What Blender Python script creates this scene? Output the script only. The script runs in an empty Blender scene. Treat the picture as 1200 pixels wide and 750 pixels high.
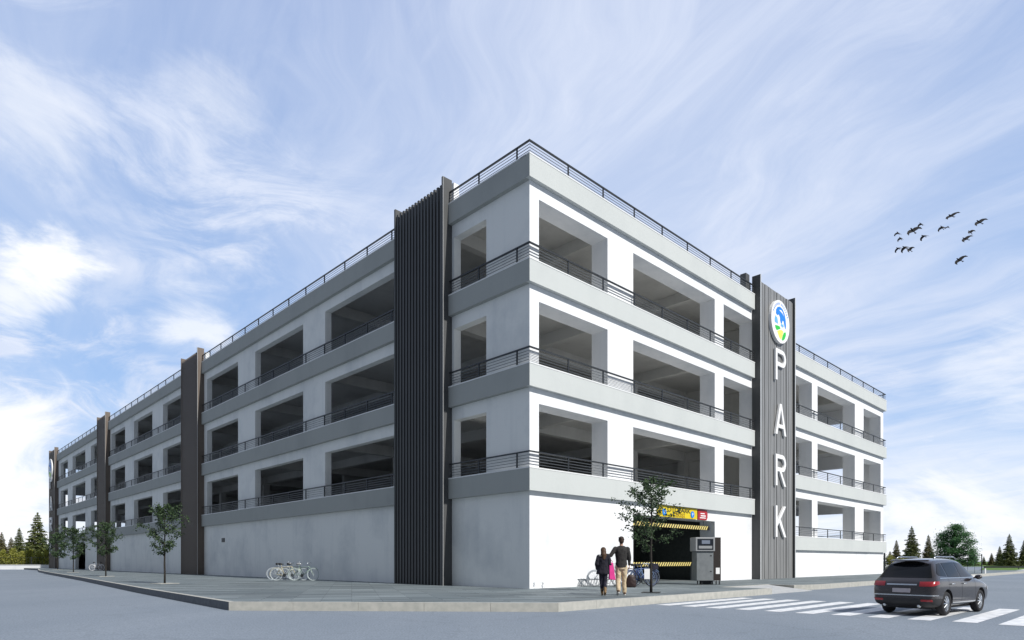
import bpy, bmesh, math, random
from mathutils import Vector, Matrix, Euler
random.seed(7)
D = bpy.data
col = bpy.context.scene.collection
scn = bpy.context.scene
R = math.radians

# ------------------------------------------------------------------ frame of the building
PZ = 0.22                                   # pavement level above the road
CX, CY = 0.67, 24.6                         # building corner nearest the viewer
dR = (.7192, .6948); dL = (-.6948, .7192)   # directions of the right and left facades
RZ = math.atan2(dR[1], dR[0])
def W(a, b, z=PZ):
    return Vector((CX + a*dR[0] + b*dL[0], CY + a*dR[1] + b*dL[1], z))

# ------------------------------------------------------------------ materials
def newmat(name):
    m = D.materials.new(name); m.use_nodes = True
    nt = m.node_tree; bs = nt.nodes['Principled BSDF']
    return m, nt, bs
def noise_mat(name, c1, c2, scale=4, rough=.8, metal=0, bump=.0, bscale=40, stretch=(1,1,1), detail=6, spec=.3, coat=0, obj_var=0):
    m, nt, bs = newmat(name)
    N = nt.nodes; Lk = nt.links
    tc = N.new('ShaderNodeTexCoord'); mp = N.new('ShaderNodeMapping'); mp.inputs['Scale'].default_value = stretch
    Lk.new(tc.outputs['Object'], mp.inputs['Vector'])
    n = N.new('ShaderNodeTexNoise'); n.inputs['Scale'].default_value = scale; n.inputs['Detail'].default_value = detail
    Lk.new(mp.outputs[0], n.inputs['Vector'])
    cr = N.new('ShaderNodeValToRGB'); cr.color_ramp.elements[0].position = .3; cr.color_ramp.elements[1].position = .7
    cr.color_ramp.elements[0].color = (*c1, 1); cr.color_ramp.elements[1].color = (*c2, 1)
    Lk.new(n.outputs['Fac'], cr.inputs[0])
    out = cr.outputs[0]
    if obj_var:
        oi = N.new('ShaderNodeObjectInfo'); hs = N.new('ShaderNodeHueSaturation')
        mr = N.new('ShaderNodeMapRange'); mr.inputs['To Min'].default_value = 1-obj_var; mr.inputs['To Max'].default_value = 1+obj_var
        Lk.new(oi.outputs['Random'], mr.inputs[0]); Lk.new(mr.outputs[0], hs.inputs['Value']); Lk.new(out, hs.inputs['Color']); out = hs.outputs[0]
    Lk.new(out, bs.inputs['Base Color'])
    bs.inputs['Roughness'].default_value = rough; bs.inputs['Metallic'].default_value = metal
    bs.inputs['Specular IOR Level'].default_value = spec; bs.inputs['Coat Weight'].default_value = coat
    if bump:
        n2 = N.new('ShaderNodeTexNoise'); n2.inputs['Scale'].default_value = bscale; n2.inputs['Detail'].default_value = 8
        Lk.new(tc.outputs['Object'], n2.inputs['Vector'])
        b = N.new('ShaderNodeBump'); b.inputs['Strength'].default_value = bump; b.inputs['Distance'].default_value = .02
        Lk.new(n2.outputs['Fac'], b.inputs['Height']); Lk.new(b.outputs[0], bs.inputs['Normal'])
    return m
def flat(name, c, rough=.6, metal=0, spec=.4, coat=0):
    d = tuple(x*.9 for x in c)
    return noise_mat(name, d, c, 9, rough, metal, 0, spec=spec, coat=coat)

def plaster(name, base, dirt, amount=.5):
    """painted render: big stains, vertical water streaks and fine grain"""
    m, nt, bs = newmat(name); N = nt.nodes; Lk = nt.links
    tc = N.new('ShaderNodeTexCoord')
    def ns(scale, stretch, detail=6, rough=.6):
        mp = N.new('ShaderNodeMapping'); mp.inputs['Scale'].default_value = stretch
        Lk.new(tc.outputs['Object'], mp.inputs['Vector'])
        n = N.new('ShaderNodeTexNoise'); n.inputs['Scale'].default_value = scale; n.inputs['Detail'].default_value = detail
        n.inputs['Roughness'].default_value = rough
        Lk.new(mp.outputs[0], n.inputs['Vector']); return n.outputs['Fac']
    def ramp(x, a, b):
        r = N.new('ShaderNodeMapRange'); r.inputs[1].default_value = a; r.inputs[2].default_value = b; Lk.new(x, r.inputs[0]); return r.outputs[0]
    def mul(x, y):
        k = N.new('ShaderNodeMath'); k.operation = 'MULTIPLY'; Lk.new(x, k.inputs[0])
        if isinstance(y, float): k.inputs[1].default_value = y
        else: Lk.new(y, k.inputs[1])
        return k.outputs[0]
    def add(x, y):
        k = N.new('ShaderNodeMath'); k.operation = 'ADD'; k.use_clamp = True; Lk.new(x, k.inputs[0]); Lk.new(y, k.inputs[1]); return k.outputs[0]
    big = ramp(ns(.35, (1,1,1)), .48, .75)
    streak = ramp(ns(1.0, (1.6,1.6,.16), 5), .52, .8)
    fine = ramp(ns(14, (1,1,1), 8, .75), .55, .8)
    f = add(add(mul(big, .7*amount), mul(streak, .32*amount)), mul(fine, .35*amount))
    mx = N.new('ShaderNodeMix'); mx.data_type = 'RGBA'; mx.inputs['A'].default_value = (*base, 1); mx.inputs['B'].default_value = (*dirt, 1)
    Lk.new(f, mx.inputs['Factor']); Lk.new(mx.outputs['Result'], bs.inputs['Base Color'])
    bs.inputs['Roughness'].default_value = .85; bs.inputs['Specular IOR Level'].default_value = .2
    b = N.new('ShaderNodeBump'); b.inputs['Strength'].default_value = .35; b.inputs['Distance'].default_value = .015
    Lk.new(ns(7, (1,1,1), 10, .7), b.inputs['Height']); Lk.new(b.outputs[0], bs.inputs['Normal'])
    return m

M = {}
M['wall'] = plaster('white_render', (.80,.81,.82), (.46,.50,.54), .7)
M['wall_shade'] = plaster('white_render_shade', (.80,.81,.79), (.50,.53,.55), .9)  # same white render, toned separately to put shade on the left facade
M['ledge_shade'] = plaster('grey_painted_concrete_shade', (.38,.395,.38), (.29,.305,.30), .7)  # shaded copy of the ledge concrete, its shade painted into the colour
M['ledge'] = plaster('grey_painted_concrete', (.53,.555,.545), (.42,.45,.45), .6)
M['coping'] = flat('white_coping', (.75,.76,.76), .6)
M['slab'] = plaster('raw_concrete', (.60,.60,.58), (.36,.36,.35), .8)
M['dark_inside'] = noise_mat('dark_shutter', (.05,.058,.055), (.075,.085,.08), 6)
M['louvre'] = noise_mat('graphite_metal', (.075,.077,.078), (.095,.097,.098), 2, .6, .1, stretch=(3,3,.2))
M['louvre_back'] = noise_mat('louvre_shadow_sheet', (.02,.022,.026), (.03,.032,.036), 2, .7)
M['brown'] = noise_mat('brown_grey_metal', (.13,.105,.088), (.155,.128,.108), 2, .55, .1, stretch=(3,3,.2))
M['cladding'] = noise_mat('grey_cladding', (.17,.173,.173), (.29,.29,.287), 2.5, .5, .15, stretch=(4,4,.15))
M['bright_edge'] = flat('pale_aluminium_edge', (.62,.63,.63), .4, .2)
M['rail'] = flat('dark_steel_rail', (.045,.05,.055), .45, .5)
M['thin_rail'] = flat('steel_thin_rail', (.14,.15,.16), .4, .6)
M['white_paint'] = flat('white_letter_paint', (.85,.85,.85), .5)
M['yellow'] = noise_mat('sign_yellow', (.62,.47,.01), (.70,.55,.02), 3, .5)
M['red'] = flat('sign_red', (.42,.02,.03), .5)
M['black'] = flat('black_paint', (.012,.012,.013), .5)
M['blue'] = flat('emblem_blue', (.01,.22,.72), .5)
M['lightblue'] = flat('emblem_light_blue', (.15,.45,.85), .5)
M['green'] = flat('emblem_green', (.02,.55,.05), .5)
M['lemon'] = flat('emblem_yellow', (.9,.85,.12), .5)
M['grey_metal'] = noise_mat('cabinet_grey', (.15,.165,.175), (.19,.205,.215), 5, .5, .1)
M['pale_grey'] = flat('cabinet_head_grey', (.28,.29,.30), .5)
M['screen'] = flat('screen_glass', (.012,.016,.022), .12, 0, .6)
M['screen_lit'] = flat('screen_picture', (.18,.21,.27), .3)
M['brown_black'] = flat('dark_brown_panel', (.02,.014,.012), .5)
M['bark'] = noise_mat('bark', (.018,.016,.014), (.045,.04,.035), 25, .9, bump=.5, stretch=(1,1,.3))
M['tyre'] = flat('tyre_rubber', (.018,.018,.02), .8)
M['chrome'] = flat('polished_metal', (.6,.62,.64), .25, .9)

def leafmat(name, c1, c2, trans=.25):
    m, nt, bs = newmat(name); N = nt.nodes; Lk = nt.links
    g = N.new('ShaderNodeNewGeometry'); cr = N.new('ShaderNodeValToRGB')
    cr.color_ramp.elements[0].color = (*c1,1); cr.color_ramp.elements[1].color = (*c2,1)
    Lk.new(g.outputs['Random Per Island'], cr.inputs[0])
    Lk.new(cr.outputs[0], bs.inputs['Base Color']); bs.inputs['Roughness'].default_value = .6
    tr = N.new('ShaderNodeBsdfTranslucent'); Lk.new(cr.outputs[0], tr.inputs['Color'])
    mx = N.new('ShaderNodeMixShader'); mx.inputs[0].default_value = trans
    Lk.new(bs.outputs[0], mx.inputs[1]); Lk.new(tr.outputs[0], mx.inputs[2])
    Lk.new(mx.outputs[0], N['Material Output'].inputs['Surface'])
    return m
M['leaf_dark'] = leafmat('street_tree_leaf', (.022,.045,.02), (.07,.12,.045))
M['leaf_red'] = leafmat('flower_red', (.35,.03,.03), (.5,.08,.06))
M['needle'] = leafmat('conifer_needle', (.04,.07,.02), (.20,.22,.07), .3)
M['needle_brown'] = leafmat('conifer_needle_brown', (.08,.08,.035), (.25,.22,.09), .3)
M['leaf_yellow'] = leafmat('bush_leaf', (.14,.17,.02), (.38,.36,.07), .4)
M['leaf_mid'] = leafmat('broadleaf_leaf', (.02,.08,.022), (.07,.20,.05), .3)

# ------------------------------------------------------------------ mesh builder
class MB:
    def __init__(s): s.v=[]; s.f=[]; s.mi=[]
    def face(s, pts, mi=0):
        n=len(s.v); s.v += [tuple(p) for p in pts]; s.f.append(tuple(range(n,n+len(pts)))); s.mi.append(mi)
    def box(s, x0,x1,y0,y1,z0,z1, mi=0):
        n=len(s.v)
        s.v += [(x0,y0,z0),(x1,y0,z0),(x1,y1,z0),(x0,y1,z0),(x0,y0,z1),(x1,y0,z1),(x1,y1,z1),(x0,y1,z1)]
        for q in ((0,3,2,1),(4,5,6,7),(0,1,5,4),(1,2,6,5),(2,3,7,6),(3,0,4,7)):
            s.f.append(tuple(n+i for i in q)); s.mi.append(mi)
    def prism(s, pts, z0, z1, mi=0, top_mi=None):
        n=len(s.v); k=len(pts)
        s.v += [(p[0],p[1],z0) for p in pts]+[(p[0],p[1],z1) for p in pts]
        s.f.append(tuple(n+i for i in reversed(range(k)))); s.mi.append(mi)
        s.f.append(tuple(n+k+i for i in range(k))); s.mi.append(mi if top_mi is None else top_mi)
        for i in range(k):
            j=(i+1)%k; s.f.append((n+i,n+j,n+k+j,n+k+i)); s.mi.append(mi)
    def tube(s, pts, rads, seg=8, mi=0, cap=True):
        pts=[Vector(p) for p in pts]
        if not isinstance(rads,(list,tuple)): rads=[rads]*len(pts)
        n=len(s.v); up=Vector((0,0,1)); prev=None
        for i,p in enumerate(pts):
            t=(pts[min(i+1,len(pts)-1)]-pts[max(i-1,0)]).normalized()
            if prev is None:
                a=t.cross(up)
                if a.length<.05: a=t.cross(Vector((1,0,0)))
                a.normalize()
            else:
                a=(prev-t*prev.dot(t)).normalized()
            prev=a; b=t.cross(a)
            for k in range(seg):
                an=2*math.pi*k/seg
                s.v.append(tuple(p+(a*math.cos(an)+b*math.sin(an))*rads[i]))
        for i in range(len(pts)-1):
            for k in range(seg):
                k2=(k+1)%seg
                s.f.append((n+i*seg+k,n+i*seg+k2,n+(i+1)*seg+k2,n+(i+1)*seg+k)); s.mi.append(mi)
        if cap:
            s.f.append(tuple(n+k for k in reversed(range(seg)))); s.mi.append(mi)
            e=n+(len(pts)-1)*seg; s.f.append(tuple(e+k for k in range(seg))); s.mi.append(mi)
    def torus(s, c, ax, r, rt, seg=32, ts=6, mi=0, a0=0, a1=2*math.pi):
        c=Vector(c); ax=Vector(ax).normalized(); u=ax.orthogonal().normalized(); w=ax.cross(u)
        full=abs(a1-a0-2*math.pi)<1e-6; n=len(s.v); rows=seg if full else seg+1
        for i in range(rows):
            a=a0+(a1-a0)*i/seg; d=u*math.cos(a)+w*math.sin(a)
            for k in range(ts):
                b=2*math.pi*k/ts; s.v.append(tuple(c+d*(r+rt*math.cos(b))+ax*rt*math.sin(b)))
        for i in range(seg):
            j=(i+1)%rows if full else i+1
            for k in range(ts):
                k2=(k+1)%ts; s.f.append((n+i*ts+k,n+j*ts+k,n+j*ts+k2,n+i*ts+k2)); s.mi.append(mi)
    def disc(s, c, ax, r, th, seg=32, mi=0, r2=None):
        c=Vector(c); ax=Vector(ax).normalized(); s.tube([c-ax*th/2, c+ax*th/2],[r, r2 or r],seg,mi)
    def build(s, name, mats, parent=None, smooth=False, loc=None, rot=None, bevel=0):
        me=D.meshes.new(name); me.from_pydata(s.v,[],s.f)
        if not isinstance(mats,(list,tuple)): mats=[mats]
        for m in mats: me.materials.append(m)
        me.polygons.foreach_set('material_index', s.mi)
        if smooth: me.polygons.foreach_set('use_smooth',[True]*len(s.f))
        me.update()
        o=D.objects.new(name,me); col.objects.link(o)
        if parent: o.parent=parent
        if loc is not None: o.location=loc
        if rot is not None: o.rotation_euler=rot
        if bevel:
            b=o.modifiers.new('bevel','BEVEL'); b.width=bevel; b.segments=2; b.limit_method='ANGLE'
        return o

def tag(o, label=None, cat=None, group=None, kind=None):
    if label: o['label']=label
    if cat: o['category']=cat
    if group: o['group']=group
    if kind: o['kind']=kind
    return o
def empty(name, loc=(0,0,0), rz=0, label=None, cat=None, group=None):
    o=D.objects.new(name,None); col.objects.link(o); o.location=loc; o.rotation_euler=(0,0,rz); o.empty_display_size=.3
    return tag(o,label,cat,group)
def copy_tree(o, parent=None):
    c=o.copy(); col.objects.link(c); c.parent=parent
    for ch in list(o.children): copy_tree(ch,c)
    return c
def text_mesh(s, size, depth, name, mat, parent=None, loc=(0,0,0), rot=(0,0,0), align='CENTER', bold=0, sx=1):
    cu=D.curves.new(name,'FONT'); cu.body=s; cu.size=size; cu.extrude=depth; cu.align_x=align; cu.align_y='BOTTOM_BASELINE'; cu.offset=bold
    t=D.objects.new('tmp_text',cu); col.objects.link(t)
    bpy.context.view_layer.update()
    me=D.meshes.new_from_object(t.evaluated_get(bpy.context.evaluated_depsgraph_get()))
    D.objects.remove(t); me.name=name; me.materials.clear(); me.materials.append(mat)
    o=D.objects.new(name,me); col.objects.link(o); o.location=loc; o.rotation_euler=rot; o.scale=(sx,1,1)
    if parent: o.parent=parent
    return o

# ------------------------------------------------------------------ camera
cam=D.cameras.new('camera'); co=D.objects.new('camera',cam); col.objects.link(co)
co.location=(0,0,1.28); co.rotation_euler=(R(90),0,0)
cam.sensor_width=36; cam.lens=36*753.6/1200; cam.shift_y=282.5/1200
cam.clip_start=.1; cam.clip_end=5000
scn.camera=co
scn.render.resolution_x=1024; scn.render.resolution_y=640
scn.view_settings.view_transform='Standard'; scn.view_settings.look='None'; scn.view_settings.exposure=0

# ------------------------------------------------------------------ sun and sky
SUN_AZ=-43.0; SUN_EL=40.5
sl=D.lights.new('sun','SUN'); sl.energy=4.7; sl.angle=R(.5); sl.color=(1,.97,.92)
so=D.objects.new('sun',sl); col.objects.link(so)
sd=Vector((math.cos(R(SUN_AZ))*math.cos(R(SUN_EL)), math.sin(R(SUN_AZ))*math.cos(R(SUN_EL)), math.sin(R(SUN_EL))))
so.rotation_euler=sd.to_track_quat('Z','Y').to_euler(); so.location=(30,-30,40)

def build_world():
    w=D.worlds.new('World'); scn.world=w; w.use_nodes=True
    nt=w.node_tree; N=nt.nodes; Lk=nt.links; N.clear()
    out=N.new('ShaderNodeOutputWorld'); bg=N.new('ShaderNodeBackground'); bg.inputs[1].default_value=.1
    Lk.new(bg.outputs[0],out.inputs[0])
    sky=N.new('ShaderNodeTexSky'); sky.sky_type='NISHITA'; sky.sun_disc=False
    sky.sun_elevation=R(SUN_EL); sky.sun_rotation=R(90-SUN_AZ); sky.air_density=1.0; sky.dust_density=1.2; sky.ozone_density=1.5
    tc=N.new('ShaderNodeTexCoord'); vec=tc.outputs['Generated']
    def math_(op,a,b=None,clamp=False):
        k=N.new('ShaderNodeMath'); k.operation=op; k.use_clamp=clamp
        for i,x in enumerate((a,b)):
            if x is None: continue
            if isinstance(x,(int,float)): k.inputs[i].default_value=x
            else: Lk.new(x,k.inputs[i])
        return k.outputs[0]
    def mr(x,a,b,c=0,d=1,smooth=True):
        r=N.new('ShaderNodeMapRange'); r.interpolation_type='SMOOTHSTEP' if smooth else 'LINEAR'
        r.inputs[1].default_value=a; r.inputs[2].default_value=b; r.inputs[3].default_value=c; r.inputs[4].default_value=d
        Lk.new(x,r.inputs[0]); return r.outputs[0]
    def mix(f,a,b):
        m=N.new('ShaderNodeMix'); m.data_type='RGBA'
        for key,x in (('Factor',f),('A',a),('B',b)):
            if isinstance(x,tuple): m.inputs[key].default_value=(*x,1)
            elif isinstance(x,(int,float)): m.inputs[key].default_value=x
            else: Lk.new(x,m.inputs[key])
        return m.outputs['Result']
    sep=N.new('ShaderNodeSeparateXYZ'); Lk.new(vec,sep.inputs[0])
    X,Y,Z=sep.outputs
    zz=math_('MAXIMUM',Z,.0)
    den=math_('ADD',zz,.12)
    cmb=N.new('ShaderNodeCombineXYZ'); Lk.new(math_('DIVIDE',X,den),cmb.inputs[0]); Lk.new(math_('DIVIDE',Y,den),cmb.inputs[1])
    plane=cmb.outputs[0]
    def noise(scale,stretch=(1,1,1),rot=0,detail=6,rough=.55,dist=0,off=(0,0,0),src=None):
        mp=N.new('ShaderNodeMapping'); mp.inputs['Scale'].default_value=stretch; mp.inputs['Location'].default_value=off
        pre=N.new('ShaderNodeMapping'); pre.inputs['Rotation'].default_value=(0,0,rot)
        Lk.new(src or plane,pre.inputs['Vector']); Lk.new(pre.outputs[0],mp.inputs['Vector'])
        n=N.new('ShaderNodeTexNoise'); n.inputs['Scale'].default_value=scale; n.inputs['Detail'].default_value=detail
        n.inputs['Roughness'].default_value=rough; n.inputs['Distortion'].default_value=dist
        Lk.new(mp.outputs[0],n.inputs['Vector']); return n.outputs['Fac']
    def blob(px,py,r0,r1):
        d=Vector((px-600,753.6,657.5-py)).normalized()
        dp=N.new('ShaderNodeVectorMath'); dp.operation='DOT_PRODUCT'; dp.inputs[1].default_value=d; Lk.new(vec,dp.inputs[0])
        a=math_('ARCCOSINE',math_('MINIMUM',dp.outputs['Value'],.99999))
        return mr(a,r0,r1,1,0)
    # blue behind the clouds: the Nishita sky (physically bright, x0.1 below) softened by thin haze
    elev=mr(Z,0,.75,0,1,False)
    blue=mix(elev,(3.9,6.4,10.4),(3.9,5.0,8.0))
    base=mix(.15,blue,sky.outputs[0])
    # domain-warped cirrus
    wn=N.new('ShaderNodeTexNoise'); wn.inputs['Scale'].default_value=.9; wn.inputs['Detail'].default_value=3; Lk.new(plane,wn.inputs['Vector'])
    sb=N.new('ShaderNodeVectorMath'); sb.operation='SUBTRACT'; Lk.new(wn.outputs['Color'],sb.inputs[0]); sb.inputs[1].default_value=(.5,.5,.5)
    sc_=N.new('ShaderNodeVectorMath'); sc_.operation='SCALE'; Lk.new(sb.outputs[0],sc_.inputs[0]); sc_.inputs['Scale'].default_value=1.0
    ad=N.new('ShaderNodeVectorMath'); ad.operation='ADD'; Lk.new(plane,ad.inputs[0]); Lk.new(sc_.outputs[0],ad.inputs[1])
    warped=ad.outputs[0]
    left=mr(X,-.45,.10,1,0)                       # curly wisps to the left, long streaks to the right
    curl=mr(noise(2.3,(1,1,1),R(20),12,.66,.6,(1.1,4.7,0),warped),.42,.66)
    cpatch=mr(noise(1.0,(1,1,1),0,3,.5,0,(5.3,2.2,0)),.36,.60)
    streak=mr(noise(1.5,(1.9,.34,1),R(-22),10,.62,.3,(0,0,0),warped),.36,.72)
    streak2=mr(noise(2.4,(2.4,.30,1),R(-34),9,.6,.2,(4,1,0)),.42,.74)
    v1=math_('MULTIPLY',math_('MULTIPLY',curl,cpatch),math_('ADD',math_('MULTIPLY',left,.75),.35))
    v2=math_('MULTIPLY',math_('MAXIMUM',streak,math_('MULTIPLY',streak2,.7)),math_('ADD',math_('MULTIPLY',left,-.35),.75))
    glow=math_('MULTIPLY',blob(740,250,.05,.60),.50)
    veil=math_('ADD',math_('ADD',v1,v2,True),glow,True)
    c1=mix(math_('MULTIPLY',veil,.88),base,(7.6,8.3,9.9))
    # heavier white cloud
    wz=N.new('ShaderNodeMapping'); wz.inputs['Scale'].default_value=(1,1,2.2); Lk.new(vec,wz.inputs['Vector'])
    nb=noise(3.6,(1,1,1),0,12,.62,1.6,(0,0,0),wz.outputs[0])
    def cloud(px,py,r,th,amt):
        b=blob(px,py,0,r); return math_('MULTIPLY',mr(math_('ADD',math_('MULTIPLY',b,.62),nb),th,th+.36),amt)
    k=cloud(64,316,.12,.80,1.1)
    for a in ((0,560,.26,.74,1.0),(225,380,.13,.82,.7),(1110,640,.24,.76,.95),(1190,440,.20,.88,.5),(15,360,.10,.86,.8),(30,130,.20,.88,.45),(260,95,.18,.88,.5)):
        k=math_('MAXIMUM',k,cloud(*a))
    hz=math_('MULTIPLY',mr(Z,.0,.26,1,0),mr(nb,.32,.58,.35,1))
    k=math_('MAXIMUM',k,math_('MULTIPLY',hz,.9))
    c2=mix(math_('MINIMUM',k,1.0),c1,(10.3,10.5,10.9))
    back=mr(Y,-.35,.30,0,1)      # unseen sky behind the viewer, dimmed to keep the left facade darker
    c2=mix(back,(2.3,2.65,3.3),c2)
    below=mr(Z,-.02,0,0,1,False)
    c3=mix(below,(3.2,3.5,4.0),c2)
    Lk.new(c3,bg.inputs[0])
build_world()

# ------------------------------------------------------------------ ground
def ground_mat(name, c1, c2, c3, scale):
    m=noise_mat(name,c1,c2,scale,.9,0,.25,60,detail=8)
    nt=m.node_tree; N=nt.nodes; Lk=nt.links; bs=N['Principled BSDF']
    old=bs.inputs['Base Color'].links[0].from_socket
    tc=N.new('ShaderNodeTexCoord'); n=N.new('ShaderNodeTexNoise'); n.inputs['Scale'].default_value=.25; n.inputs['Detail'].default_value=5
    mp=N.new('ShaderNodeMapping'); mp.inputs['Scale'].default_value=(1,.35,1); mp.inputs['Rotation'].default_value=(0,0,-RZ)
    Lk.new(tc.outputs['Object'],mp.inputs['Vector']); Lk.new(mp.outputs[0],n.inputs['Vector'])
    mr=N.new('ShaderNodeMapRange'); mr.inputs[1].default_value=.4; mr.inputs[2].default_value=.7; Lk.new(n.outputs['Fac'],mr.inputs[0])
    mx=N.new('ShaderNodeMix'); mx.data_type='RGBA'; Lk.new(mr.outputs[0],mx.inputs['Factor']); Lk.new(old,mx.inputs['A']); mx.inputs['B'].default_value=(*c3,1)
    vo=N.new('ShaderNodeTexVoronoi'); vo.feature='DISTANCE_TO_EDGE'; vo.inputs['Scale'].default_value=.22
    wn=N.new('ShaderNodeTexNoise'); wn.inputs['Scale'].default_value=1.5; wn.inputs['Detail'].default_value=6
    ad=N.new('ShaderNodeVectorMath'); ad.operation='MULTIPLY_ADD'; Lk.new(tc.outputs['Object'],wn.inputs['Vector']); Lk.new(wn.outputs['Color'],ad.inputs[0]); ad.inputs[1].default_value=(1.6,1.6,0); Lk.new(tc.outputs['Object'],ad.inputs[2])
    Lk.new(ad.outputs[0],vo.inputs['Vector'])
    ck=N.new('ShaderNodeMapRange'); ck.inputs[1].default_value=.0; ck.inputs[2].default_value=.012; ck.inputs[3].default_value=.90; ck.inputs[4].default_value=1; Lk.new(vo.outputs['Distance'],ck.inputs[0])
    gr=N.new('ShaderNodeTexNoise'); gr.inputs['Scale'].default_value=28; gr.inputs['Detail'].default_value=3; Lk.new(tc.outputs['Object'],gr.inputs['Vector'])
    gm=N.new('ShaderNodeMapRange'); gm.inputs[1].default_value=.3; gm.inputs[2].default_value=.7; gm.inputs[3].default_value=.74; gm.inputs[4].default_value=1.26; Lk.new(gr.outputs['Fac'],gm.inputs[0])
    ml=N.new('ShaderNodeMath'); ml.operation='MULTIPLY'; Lk.new(ck.outputs[0],ml.inputs[0]); Lk.new(gm.outputs[0],ml.inputs[1])
    hs=N.new('ShaderNodeHueSaturation'); Lk.new(mx.outputs['Result'],hs.inputs['Color']); Lk.new(ml.outputs[0],hs.inputs['Value'])
    Lk.new(hs.outputs[0],bs.inputs['Base Color'])
    return m
M['asphalt']=ground_mat('asphalt',(.195,.225,.262),(.225,.258,.298),(.18,.212,.25),5)
M['grass']=noise_mat('grass_blades',(.055,.11,.012),(.13,.22,.03),1.5,.9,bump=.5)
M['kerb']=noise_mat('kerb_stone',(.36,.36,.33),(.46,.45,.41),6,.8,bump=.3)
M['kerb_face']=M['kerb']
M['kerb_shade']=noise_mat('kerb_stone_shade',(.09,.10,.11),(.13,.14,.15),6,.8)  # kerb stone darkened in colour as shade on the left kerb faces
M['marking']=noise_mat('road_paint',(.50,.52,.54),(.84,.84,.84),5,.7,detail=12)
def paving_mat():
    m,nt,bs=newmat('paving_slabs'); N=nt.nodes; Lk=nt.links
    tc=N.new('ShaderNodeTexCoord'); mp=N.new('ShaderNodeMapping'); Lk.new(tc.outputs['Object'],mp.inputs['Vector'])
    mp.inputs['Rotation'].default_value=(0,0,R(-14))
    br=N.new('ShaderNodeTexBrick'); br.inputs['Scale'].default_value=1; br.inputs['Brick Width'].default_value=1.6; br.inputs['Row Height'].default_value=.30
    br.inputs['Mortar Size'].default_value=.012; br.inputs['Mortar Smooth'].default_value=.2; br.inputs['Bias'].default_value=.1
    br.inputs['Color1'].default_value=(.085,.108,.118,1); br.inputs['Color2'].default_value=(.19,.22,.228,1); br.inputs['Mortar'].default_value=(.06,.07,.08,1)
    Lk.new(mp.outputs[0],br.inputs['Vector'])
    n=N.new('ShaderNodeTexNoise'); n.inputs['Scale'].default_value=1.3; n.inputs['Detail'].default_value=7
    mp2=N.new('ShaderNodeMapping'); mp2.inputs['Rotation'].default_value=(0,0,R(-14)); mp2.inputs['Scale'].default_value=(.25,1.6,1)
    Lk.new(tc.outputs['Object'],mp2.inputs['Vector']); Lk.new(mp2.outputs[0],n.inputs['Vector'])
    mr=N.new('ShaderNodeMapRange'); mr.inputs[1].default_value=.3; mr.inputs[2].default_value=.7; mr.inputs[3].default_value=.72; mr.inputs[4].default_value=1.3; Lk.new(n.outputs['Fac'],mr.inputs[0])
    hs=N.new('ShaderNodeHueSaturation'); Lk.new(br.outputs['Color'],hs.inputs['Color']); Lk.new(mr.outputs[0],hs.inputs['Value'])
    Lk.new(hs.outputs[0],bs.inputs['Base Color']); bs.inputs['Roughness'].default_value=.75
    bp=N.new('ShaderNodeBump'); bp.inputs['Strength'].default_value=.4; bp.inputs['Distance'].default_value=.01; Lk.new(br.outputs['Fac'],bp.inputs['Height']); bp.invert=True
    Lk.new(bp.outputs[0],bs.inputs['Normal'])
    return m
M['paving']=paving_mat()

b=MB(); b.face([(-2500,-300,0),(2500,-300,0),(2500,3500,0),(-2500,3500,0)])
tag(b.build('road',M['asphalt']),kind='structure')

def rounded(pts, r, idxs, n=6):
    out=[]
    for i,p in enumerate(pts):
        if i not in idxs: out.append(p); continue
        a=Vector(pts[i-1]);c=Vector(pts[(i+1)%len(pts)]);q=Vector(p)
        u=(a-q).normalized();v=(c-q).normalized()
        s=q+u*r; e=q+v*r
        for k in range(n+1):
            t=k/n; out.append(tuple((1-t)**2*s+2*t*(1-t)*q+t*t*e))
    return out
def W2(a,b): w=W(a,b); return (w.x,w.y)
# main pavement around the building (outline, counter clockwise)
kerbL=[(-3.0,92),(-5.3,74.1),(-6.9,56),(-8.75,31.4),(-10.45,11.7),(-11.28,-.15)]
pav=[W2(*p) for p in kerbL]+[W2(-5.5,-6.4),W2(6.9,-6.35),W2(6.9,-4.4),W2(11.0,-4.4),W2(11.0,-5.5),W2(12.2,-6.0)]+[W2(45,-6.0),W2(52,-6.0),W2(75,-6.0),W2(75,-.8),W2(52,-.8),W2(52,110),W2(-3,110)]
pav=rounded(pav,.9,{11})
KW=.16
def inset(pts,d):
    out=[]; n=len(pts)
    for i in range(n):
        a=Vector(pts[i-1]);q=Vector(pts[i]);c=Vector(pts[(i+1)%n])
        n1=(q-a).normalized();n2=(c-q).normalized()
        n1=Vector((-n1.y,n1.x));n2=Vector((-n2.y,n2.x))
        m=(n1+n2).normalized(); out.append(tuple(q+m*d/max(.3,m.dot(n1))))
    return out
def area(p): return sum(p[i-1][0]*p[i][1]-p[i][0]*p[i-1][1] for i in range(len(p)))
if area(pav)<0: pav.reverse()
ins=inset(pav,KW)
b=MB(); b.prism(ins,-.3,PZ); tag(b.build('pavement',M['paving']),kind='structure')
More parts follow.
